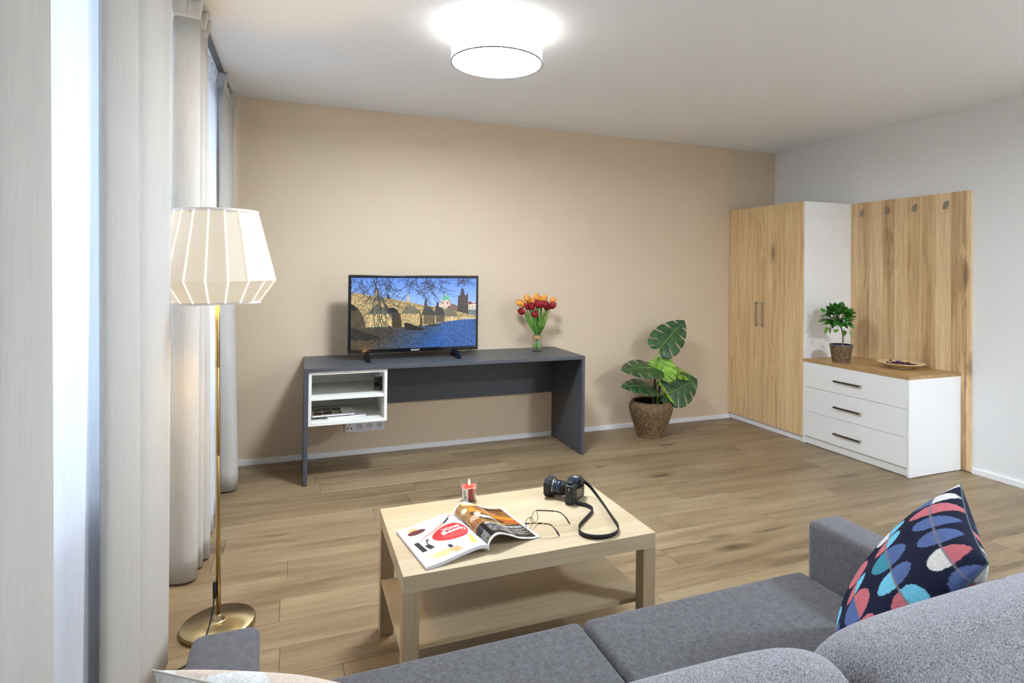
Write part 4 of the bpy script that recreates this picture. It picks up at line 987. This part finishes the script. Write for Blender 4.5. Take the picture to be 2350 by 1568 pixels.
# left page print
def decal(name, polys, mat, d=.0007):
    """polys: list of (verts uv, faces)"""
    vs, fs = [], []
    for pv, pf in polys:
        b = len(vs); vs += [tuple(Lpt(u, v, d)) for u, v in pv]; fs += [tuple(b+i for i in f) for f in pf]
    return mk(name, vs, fs, mat, t)
def fan(cx, cy, rx, ry, ang=0, n=40):
    a = math.radians(ang); ar = PH/.222; pv = [(cx, cy)]; pf = []
    for ring in (.5, 1.0):
        for k in range(n):
            th = 2*math.pi*k/n; x, y = ring*rx*math.cos(th), ring*ry*math.sin(th); pv.append((cx+x*math.cos(a)-y*math.sin(a), cy+(x*math.sin(a)+y*math.cos(a))/ar))
    for k in range(n): k2 = (k+1) % n; pf += [(0, 1+k, 1+k2), (1+k, 1+n+k, 1+n+k2, 1+k2)]
    return pv, pf
def strip(P, w0, w1=None, n=12):
    (x0, y0), (x1, y1) = P; w1 = w0 if w1 is None else w1; ar = PH/.222; dx, dy = x1-x0, (y1-y0)*ar; L = math.hypot(dx, dy); nx, ny = -dy/L, dx/L; pv, pf = [], []
    for i in range(n+1):
        s = i/n; ww = w0+(w1-w0)*s; x, y = x0+(x1-x0)*s, y0+(y1-y0)*s; pv += [(x+nx*ww, y+ny*ww/ar), (x-nx*ww, y-ny*ww/ar)]
    pf = [(2*i, 2*i+1, 2*i+3, 2*i+2) for i in range(n)]; return pv, pf
def textp(s, cx, cy, size, ang=0, off=0.0, sy=1.0):
    vs, fs = text_data(s, size, off); a = math.radians(ang); ar = PH/.222
    return [(cx+v[0]*math.cos(a)-v[1]*sy*math.sin(a), cy+(v[0]*math.sin(a)+v[1]*sy*math.cos(a))/ar) for v in vs], fs
ink = lambda n, c, r=.4: plain(n, lin(*c), r)
I_red, I_blk, I_wht, I_gry = ink('ink_red', (204, 24, 28)), ink('ink_black', (24, 24, 26)), ink('ink_white', (250, 248, 246)), ink('ink_grey', (196, 196, 202))
decal('red_oval', [fan(.515, .520, .265, .265, 0)], I_red)
decal('oval_title', [textp('Xmas', .515, .610, .125, 2, .004, 1.0), textp('Beauty', .515, .535, .125, 2, .004, 1.0)], I_wht, .0011)
decal('oval_text', [strip([(.515-w_, yy), (.515+w_, yy)], .0055) for yy, w_ in ((.468, .20), (.440, .19), (.412, .17), (.384, .13))], ink('ink_pink', (226, 120, 118)), .0011)
decal('makeup_brush', [strip([(.135, .575), (.46, .775)], .008, .030)], ink('ink_rose', (214, 142, 126)))
decal('brush_ferrule', [strip([(.46, .775), (.60, .875)], .020, .022)], I_blk)
decal('brush_hair', [fan(.665, .925, .075, .05, 30)], ink('ink_blush', (222, 150, 142)))
decal('nail_polish', [fan(.165, .80, .095, .075)], ink('ink_wine', (96, 28, 36))); decal('polish_cap', [fan(.15, .885, .05, .045)], ink('ink_gold', (206, 168, 92)))
decal('pencils', [strip([(.80, 1.0-.02), (.935, .735)], .012, .010), strip([(.775, .93), (.895, .745)], .010, .012), strip([(.785, .80), (.845, .72)], .014), strip([(.91, .76), (.95, .68)], .016, .006), strip([(.86, .66), (.965, .46)], .010, .022), strip([(.90, .63), (.965, .555)], .022, .010)], I_blk)
decal('palette_case', [([(.81, .385), (.985, .345), (.965, .205), (.815, .24)], [(0, 3, 2, 1)])], I_blk, .0009)
decal('palette_pans', [fan(.85+.045*i-.004*j, .335-.012*i-.055*j, .020, .028, n=8) for i in range(3) for j in range(2)], ink('ink_terracotta', (176, 92, 76)), .0012)
decal('mascara', [strip([(.085, .56), (.105, .315)], .028), strip([(.165, .44), (.19, .33)], .026), strip([(.19, .53), (.178, .44)], .006), strip([(.20, .555), (.205, .52)], .013)], I_blk)
decal('foundation_swatch', [fan(.235, .150, .105, .085), fan(.108, .215, .030, .025)], ink('ink_sand', (234, 196, 138)))
decal('foundation_bottle', [strip([(.335, .175), (.375, .07)], .045)], ink('ink_tan', (208, 166, 112)), .0010); decal('foundation_cap', [strip([(.325, .265), (.335, .19)], .018)], I_blk, .0010)
decal('oil_bottle', [strip([(.675, .31), (.605, .10)], .040, .060)], ink('ink_oil', (226, 216, 96))); decal('oil_neck', [strip([(.745, .43), (.675, .31)], .012, .040)], ink('ink_pale', (232, 234, 222)))
decal('captions', [strip([(x, y), (x+w_, y-.004)], .003) for x, y, w_ in [(.30, .90, .16), (.30, .885, .13), (.30, .87, .15), (.62, .80, .12), (.62, .785, .10), (.25, .42, .05), (.46, .30, .13), (.46, .285, .10), (.44, .265, .13), (.14, .70, .10), (.14, .685, .08), (.03, .955, .05)]], I_gry)
# right page picture
im = Img(150, 200, (250, 250, 250))
P = [(.0, .035), (.93, .035), (.93, .965), (.0, .965)]; im.poly(P, (30, 24, 20))
top_ = im.mask([(0, .035), (.93, .035), (.93, .56), (.5, .64), (0, .66)])
c = np.zeros((200, 150, 3)); c[:] = (np.array((176, 128, 66))*(1-im.X[..., None]*.6)+np.array((92, 52, 24))*im.X[..., None]*.6)/255; im.put(top_, c); im.noise(.25, top_, 5)
im.ell(.42, .08, .12, .05, (246, 214, 130)); im.ell(.42, .08, .06, .025, (255, 246, 210))
im.poly([(.55, .05), (.93, .10), (.93, .16), (.6, .10)], (54, 34, 22)); im.poly([(.7, .13), (.93, .2), (.93, .3), (.72, .22)], (126, 78, 34)); im.poly([(.0, .30), (.12, .28), (.12, .40), (0, .40)], (34, 34, 40))
im.poly([(.30, .25), (.42, .20), (.62, .26), (.9, .38), (.93, .5), (.8, .46), (.55, .36), (.36, .34)], (206, 134, 40)); im.poly([(.62, .40), (.93, .46), (.93, .60), (.7, .52)], (176, 84, 30)); im.poly([(.30, .33), (.6, .35), (.72, .52), (.45, .58), (.3, .48)], (72, 44, 24))
im.ell(.25, .21, .07, .05, (214, 206, 160)); im.noise(.8, im.mask([(.17, .15), (.33, .15), (.33, .27), (.17, .27)]), 3)
im.poly([(.52, .12), (.58, .10), (.66, .2), (.74, .25), (.70, .27), (.58, .2)], (196, 130, 110)); im.poly([(.34, .38), (.42, .34), (.46, .28), (.50, .33), (.44, .42), (.36, .44)], (232, 186, 164)); im.poly([(.36, .42), (.56, .40), (.62, .46), (.44, .52)], (242, 234, 228)); im.ell(.30, .47, .09, .06, (216, 170, 140)); im.ell(.2, .55, .12, .05, (150, 92, 44)); im.noise(.5, im.mask([(.1, .45), (.4, .45), (.4, .62), (.1, .62)]), 3)
im.poly([(.48, .615), (.68, .59), (.68, .605), (.48, .63)], (206, 196, 60))
for i, yy in enumerate((.66, .69)): im.poly([(.34, yy), (.88, yy-.035), (.88, yy-.017), (.34, yy+.018)], (226, 226, 226)); 
for i in range(7): im.poly([(.34, .74+i*.024), (.9-.05*(i % 3), .715+i*.024), (.9-.05*(i % 3), .722+i*.024), (.34, .747+i*.024)], (186, 186, 186))
for i in range(6): im.poly([(.10, .80+i*.022), (.26, .79+i*.022), (.26, .797+i*.022), (.10, .807+i*.022)], (206, 206, 206))
im.poly([(.10, .945), (.26, .935), (.26, .942), (.10, .952)], (210, 200, 80))
for i in range(30):
    x = .34+.018*i; im.poly([(x, .655-.0012*i), (x+.004, .655-.0012*i), (x+.004, .72-.0012*i), (x, .72-.0012*i)], (30, 24, 20), .7)
M['print'] = vcol('glossy_print', .16, spec=.6)
grid_obj('right_page', lambda u, v: Rpt(u, v, .0004), 149, 199, M['print'], t, im.a)
# ------------------------------------------------------------------ spectacles
t = thing('eyeglasses', 'tortoiseshell eyeglasses with thin metal rims leaning on the open magazine', 'glasses', (-3.62, -2.70, TH))
Hf, Hn = Vector((-3.6205, -2.6376, .507)), Vector((-3.6931, -2.7207, .507))
ax = (Hf-Hn).normalized(); FW = (Hf-Hn).length*1.12; cmid = (Hf+Hn)/2; dn = Vector((.22, -.12, -1)).normalized()
M['rim'] = plain('dark_metal', lin(70, 60, 50), .3, metal=.9)
tt = NT('tortoise'); _n = tt.noise(tt.pos(rnd=False), 130, 3); tt.pr(Base_Color=tt.ramp(_n, [(.42, lin(24, 20, 20)), (.56, lin(40, 30, 24)), (.62, lin(190, 130, 60))]), Roughness=.2); M['tort'] = tt.m
for s in (-1, 1):
    c0 = cmid+ax*(s*FW*.27); pts = []
    for k in range(33):
        a = 2*math.pi*k/32; cs, sn = math.cos(a), math.sin(a); e = .6
        x = abs(cs)**e*math.copysign(1, cs)*.026; y = abs(sn)**e*math.copysign(1, sn)*.0175
        pts.append(c0+ax*x+dn*(y+.015))
    tube('rim', pts, .0011, M['rim'], t, 6)
    ln = mk('lens', [tuple(p) for p in pts[:-1]], [tuple(range(32))], glass_mat('lens_%d' % (s+1), (.97, .98, .98, 1), .8), t)
    tube('nose_pad', [c0-ax*(s*.020)+dn*.018, c0-ax*(s*.018)+dn*.024+Vector((.006, -.003, 0))], .0022, M['vase_glass'], t, 8)
    hg = cmid+ax*(s*FW*.5); tip = Vector((-3.5107, -2.6986, TH+.002)) if s > 0 else Vector((-3.586, -2.774, TH+.002)); dv = (tip-hg); side = Vector((0, 0, 1))
    bend = hg+Vector((dv.x*.70, dv.y*.62, 0))+Vector((0, 0, -.004))
    tube('temple', catmull([hg+dn*.002, hg.lerp(bend, .5)+Vector((0, 0, .001)), bend, bend.lerp(tip, .5)+Vector((.003, 0, .004)), tip], 24), [.0027 if i < 9 else .0019 for i in range(18)]+[.0022, .0025, .0028, .0030, .003, .0028, .0015], M['tort'], t, 8)
tube('bridge', catmull([cmid-ax*.008+dn*.010, cmid+dn*.004+Vector((-.003, .002, 0)), cmid+ax*.008+dn*.010], 8), .0013, M['rim'], t, 6)
# ------------------------------------------------------------------ photo camera (lens along local +Y)
cz = thing('photo_camera', 'black mirrorless camera with hooded zoom lens and strap on the coffee table', 'camera', (-3.392, -2.490, TH), math.radians(43))
kw = dict(world=False)
M['cam_body'] = plain('camera_black', lin(38, 40, 44), .45, bump=.15, bscale=600); M['cam_metal'] = plain('lens_blue_black', lin(62, 74, 90), .25, metal=.7); M['cam_rub'] = plain('lens_rubber', lin(26, 26, 28), .6)
box('body', -.060, .060, -.018, .020, .001, .076, M['cam_body'], cz, .006, 3, True, **kw)
box('grip', .036, .062, -.020, .040, .001, .070, M['cam_rub'], cz, .008, 3, True, **kw)
v = [(-.026, -.020, .070), (.026, -.020, .070), (.026, .026, .070), (-.026, .026, .070), (-.016, -.024, .097), (.016, -.024, .097), (.013, .024, .092), (-.013, .024, .092)]
mk('viewfinder_hump', v, [(0, 3, 2, 1), (4, 5, 6, 7), (0, 1, 5, 4), (1, 2, 6, 5), (2, 3, 7, 6), (3, 0, 4, 7)], M['cam_metal'], cz, **kw)
box('eyecup', -.014, .014, -.030, -.018, .070, .092, M['cam_rub'], cz, .003, **kw)
box('hot_shoe', -.010, .010, -.014, .006, .094, .0975, M['steel'], cz, .001, **kw)
box('display', -.036, .034, -.0205, -.0175, .008, .064, M['gloss_black'], cz, .001, **kw)
for x, y, r_, h_ in ((-.042, .002, .012, .010), (.040, .004, .010, .009), (.050, .024, .006, .005)):
    lathe('dial', [(r_, .076), (r_, .076+h_), (r_*.8, .078+h_)], (x, y, 0), M['cam_rub'], cz, 20, **kw)
for k in range(4): box('button', .040, .046, -.0205, -.0185, .016+.012*k, .022+.012*k, M['steel'], cz, .001, **kw)
def ylathe(name, P, mat, n=36, zc=.040):
    vs, fs = lathe_data([(r_, y) for r_, y in P], n); return mk(name, [(a, c_, zc+b) for a, b, c_ in vs], [f[::-1] for f in fs], mat, cz, True, False)
ylathe('lens_mount', [(.030, .018), (.030, .026), (.028, .028)], M['steel'])
ylathe('lens_barrel', [(.027, .026), (.027, .050), (.0285, .052), (.0285, .056)], M['cam_rub'])
ylathe('zoom_ring', [(.0295, .054), (.0295, .070), (.0285, .072)], M['cam_metal'])
ylathe('focus_ring', [(.028, .072), (.0300, .074), (.0300, .086), (.029, .088)], M['cam_metal'])
ylathe('front_ring', [(.0305, .087), (.0310, .089), (.0310, .093), (.030, .095)], M['steel'])
vs, fs = [], []
HP = [(-.024, -.034), (.024, -.034), (.036, -.020), (.036, .020), (.024, .034), (-.024, .034), (-.036, .020), (-.036, -.020)]
for y, s in ((.090, .86), (.100, 1.0), (.122, 1.06), (.122, 1.0), (.100, .93)):
    vs += [(x*s, y, .040+z*s) for x, z in HP]
for i in range(4):
    for k in range(8): fs.append((i*8+k, i*8+(k+1) % 8, (i+1)*8+(k+1) % 8, (i+1)*8+k))
mk('lens_hood', vs, fs, M['black_matte'], cz, False, False)
ylathe('front_glass', [(.0, .098), (.026, .096), (.026, .094)], M['gloss_black'])
for s in (-1, 1): tube('strap_lug', [(s*.060, 0, .064), (s*.067, 0, .066), (s*.070, -.004, .058)], .0016, M['steel'], cz, 6, world=False)
RZ = Matrix.Rotation(-cz.rotation_euler.z, 3, 'Z')
sp3 = [(-3.440, -2.538, .050), (-3.432, -2.553, .020), (-3.4062, -2.545, .0), (-3.385, -2.575, 0), (-3.376, -2.612, 0), (-3.388, -2.640, 0), (-3.44, -2.69, 0), (-3.4906, -2.7383, 0), (-3.512, -2.775, 0), (-3.513, -2.8102, 0), (-3.49, -2.838, 0), (-3.45, -2.850, 0), (-3.41, -2.843, 0), (-3.38, -2.82, 0), (-3.362, -2.785, 0), (-3.35, -2.74, 0), (-3.335, -2.68, 0), (-3.318, -2.61, 0), (-3.308, -2.55, .004), (-3.306, -2.505, .012), (-3.318, -2.468, .034), (-3.340, -2.446, .052)]
cs = catmull(sp3, 110); vs, fs = [], []
for i, q in enumerate(cs):
    dd = cs[min(i+1, 110)]-cs[max(i-1, 0)]; nrm = Vector((-dd[1], dd[0], 0)).normalized(); lean = .35*math.sin(i*.16)
    for e in (0, 1):
        p = Vector((q[0], q[1], TH+q[2]+.0015+e*.0165))+nrm*(e*.006*lean); loc = RZ @ (p-Vector(cz.location)); vs.append(tuple(loc))
for i in range(110): fs.append((2*i, 2*i+1, 2*i+3, 2*i+2))
solidify(mk('strap', vs, fs, plain('strap_black', lin(24, 24, 26), .7), cz, True, False), .0016)

# ------------------------------------------------------------------ sofa
AXL, AXR, AW, AF, AB, AH = -4.645, -2.79, .133, -3.222, -4.27, .603
SZ, SF = .435, -3.20
t = thing('sofa', 'grey fabric two seat sofa with narrow arms facing the coffee table', 'sofa', ((AXL+AXR)/2, -3.75, 0))
box('arm', AXL, AXL+AW, AB, AF, .06, AH, M['sofa_arm'], t, .022, 4, True); box('arm', AXR-AW, AXR, AB, AF, .06, AH, M['sofa_arm'], t, .022, 4, True)
box('base', AXL+AW, AXR-AW, AB, AF-.02, .08, .27, M['sofa_arm'], t, .01, 2, True)
xm = -3.715
for a, b in ((AXL+AW+.002, xm-.002), (xm+.002, AXR-AW-.002)):
    o = box('seat_cushion', a, b, -4.05, SF, .272, SZ, M['sofa'], t, .024, 5, True)
    tube('piping', [(a+.02, SF-.004, SZ-.022), (b-.02, SF-.004, SZ-.022)], .0035, M['sofa_arm'], o, 6)
box('back_frame', AXL+AW, AXR-AW, AB, -4.16, .2, .70, M['sofa_arm'], t, .02, 3, True)
for x in (AXL+.06, AXR-.06):
    for y in (AF-.08, AB+.08): lathe('foot', [(.018, 0), (.024, .062)], (x, y, 0), M['black_matte'], t, 16)
def back_cushion(x0, x1):
    nu, nv = 40, 44; prof_ = catmull([(-4.145, .44), (-4.155, .56), (-4.15, .70), (-4.125, .79), (-4.085, .838), (-4.04, .852), (-3.99, .838), (-3.955, .79), (-3.925, .70), (-3.895, .58), (-3.88, .47), (-3.92, .440), (-4.03, .436), (-4.145, .44)], nv)
    cy_, cz_ = -4.03, .63; vs = []; fs = []
    for i in range(nu+1):
        u = i/nu; e = abs(2*u-1); k = (1-e**7)**.5 if e < 1 else 0
        k2 = .58+.42*k; bul = .985+.03*math.cos((u-.5)*math.pi); x = (x0+x1)/2+(x1-x0)/2*math.copysign(e**.92, u-.5)
        for q in prof_: vs.append((x, cy_+(q[0]-cy_)*k2*(1 if k > 0 else .9), cz_+(q[1]-cz_)*(.80+.20*k)*bul))
    m = nv+1
    for i in range(nu):
        for j in range(nv): fs.append((i*m+j, (i+1)*m+j, (i+1)*m+j+1, i*m+j+1))
    fs += [tuple(range(m-1)), tuple(nu*m+j for j in range(m-2, -1, -1))]
    return mk('back_cushion', vs, fs, M['sofa_back'], t, True)
back_cushion(AXL+AW+.004, xm+.004); back_cushion(xm-.004, AXR-AW-.004)
# ------------------------------------------------------------------ scatter pillows
def pillow(name, label, T, e1, e2, n1, n2, L1, L2, thick, img, flip=1):
    e1 = Vector(e1).normalized(); e2 = Vector(e2); e2 = (e2-e1*e2.dot(e1)).normalized(); n = e1.cross(e2)*flip; T = Vector(T)
    c = T+e1*L1/2+e2*L2/2; t = thing(name, label, 'pillow', (c.x, c.y, min(T.z, (T+e1*L1).z)))
    def surf(sd):
        def f(u, v):
            a, b = 2*u-1, 2*v-1; pin = .055; aa = a*(1-pin*(1-b*b)*abs(a)**2); bb = b*(1-pin*(1-a*a)*abs(b)**2)
            h = thick*((1-abs(a)**2.2)*(1-abs(b)**2.2))**.52; wr = .0025*math.sin(9*a+4*b)*(1-a*a)*(1-b*b)
            return tuple(c+e2*(aa*L2/2)+e1*(-bb*L1/2)+n*(sd*(h+wr)))
        return f
    pm1 = vcol(name+'_print', .85, bump=.5, bscale=520, spec=.15)
    grid_obj('front_cover', surf(1), 179, 179, pm1, t, img); grid_obj('back_cover', surf(-1), 119, 119, pm1, t, img[:, ::-1])
    pts = []
    f = surf(1)
    for k in range(41): pts.append(f(k/40, 0))
    for k in range(1, 41): pts.append(f(1, k/40))
    for k in range(1, 41): pts.append(f(1-k/40, 1))
    for k in range(1, 41): pts.append(f(0, 1-k/40))
    mid = np.median(img.reshape(-1, 3), 0) if name else img[2, 2]; tube('seam', pts, .0016, plain(name+'_seam', tuple(s2l(mid))+(1,), .8), t, 6)
    return t
def oval_pattern(bg, cols, line, seed, nx=4, ny=5, sx=.105, sy=.082):
    im = Img(240, 240, bg); rg = random.Random(seed)
    for i in range(nx):          # rows stacked along e1 (image y), split line runs along image x
        y = (i+.42)/nx
        for j in range(-1, ny+1):
            x = (j+.5+.5*(i % 2))/ny-.05
            rx, ry = sx*rg.uniform(.8, 1.1), sy*rg.uniform(1.1, 1.45); a, b = rg.sample(cols, 2) if rg.random() < .75 else [rg.choice(cols)]*2
            tilt = rg.uniform(-12, 12); base_ = im.a.copy(); im.ell(x, y, rx*.86, ry, a, tilt); m = im.Y > y; tmp = im.a.copy(); im.a = base_.copy(); im.ell(x, y, rx*.86, ry, b, tilt); im.a[~m] = tmp[~m]
        im.line([(0, y), (1, y)], .0035, line, .8)
    im.noise(.12, None, 1); return im.a
pal = [(196, 108, 116), (84, 104, 152), (112, 192, 218), (222, 218, 214), (62, 138, 158), (84, 104, 152), (196, 108, 116), (112, 192, 218)]
pillow('scatter_pillow', 'navy pillow with pink, blue and cream ovals leaning by the sofa arm', (-2.905, -3.690, .868), (-.31, .40, -.85), (-.79, -.61, 0), 0, 0, .48, .48, .085, oval_pattern((22, 26, 50), pal, (128, 122, 128), 21, 4, 6, .088, .078))
pal2 = [(196, 216, 206), (232, 214, 198), (206, 222, 214), (226, 222, 218)]
pillow('scatter_pillow', 'white pillow with pale green and peach ovals at the sofa corner', (-4.632, -3.680, .806), (.12, .46, -.87), (.88, -.46, -.04), 0, 0, .45, .45, .08, oval_pattern((240, 240, 240), pal2, (170, 170, 176), 5, 3, 3, .17, .12), flip=-1)
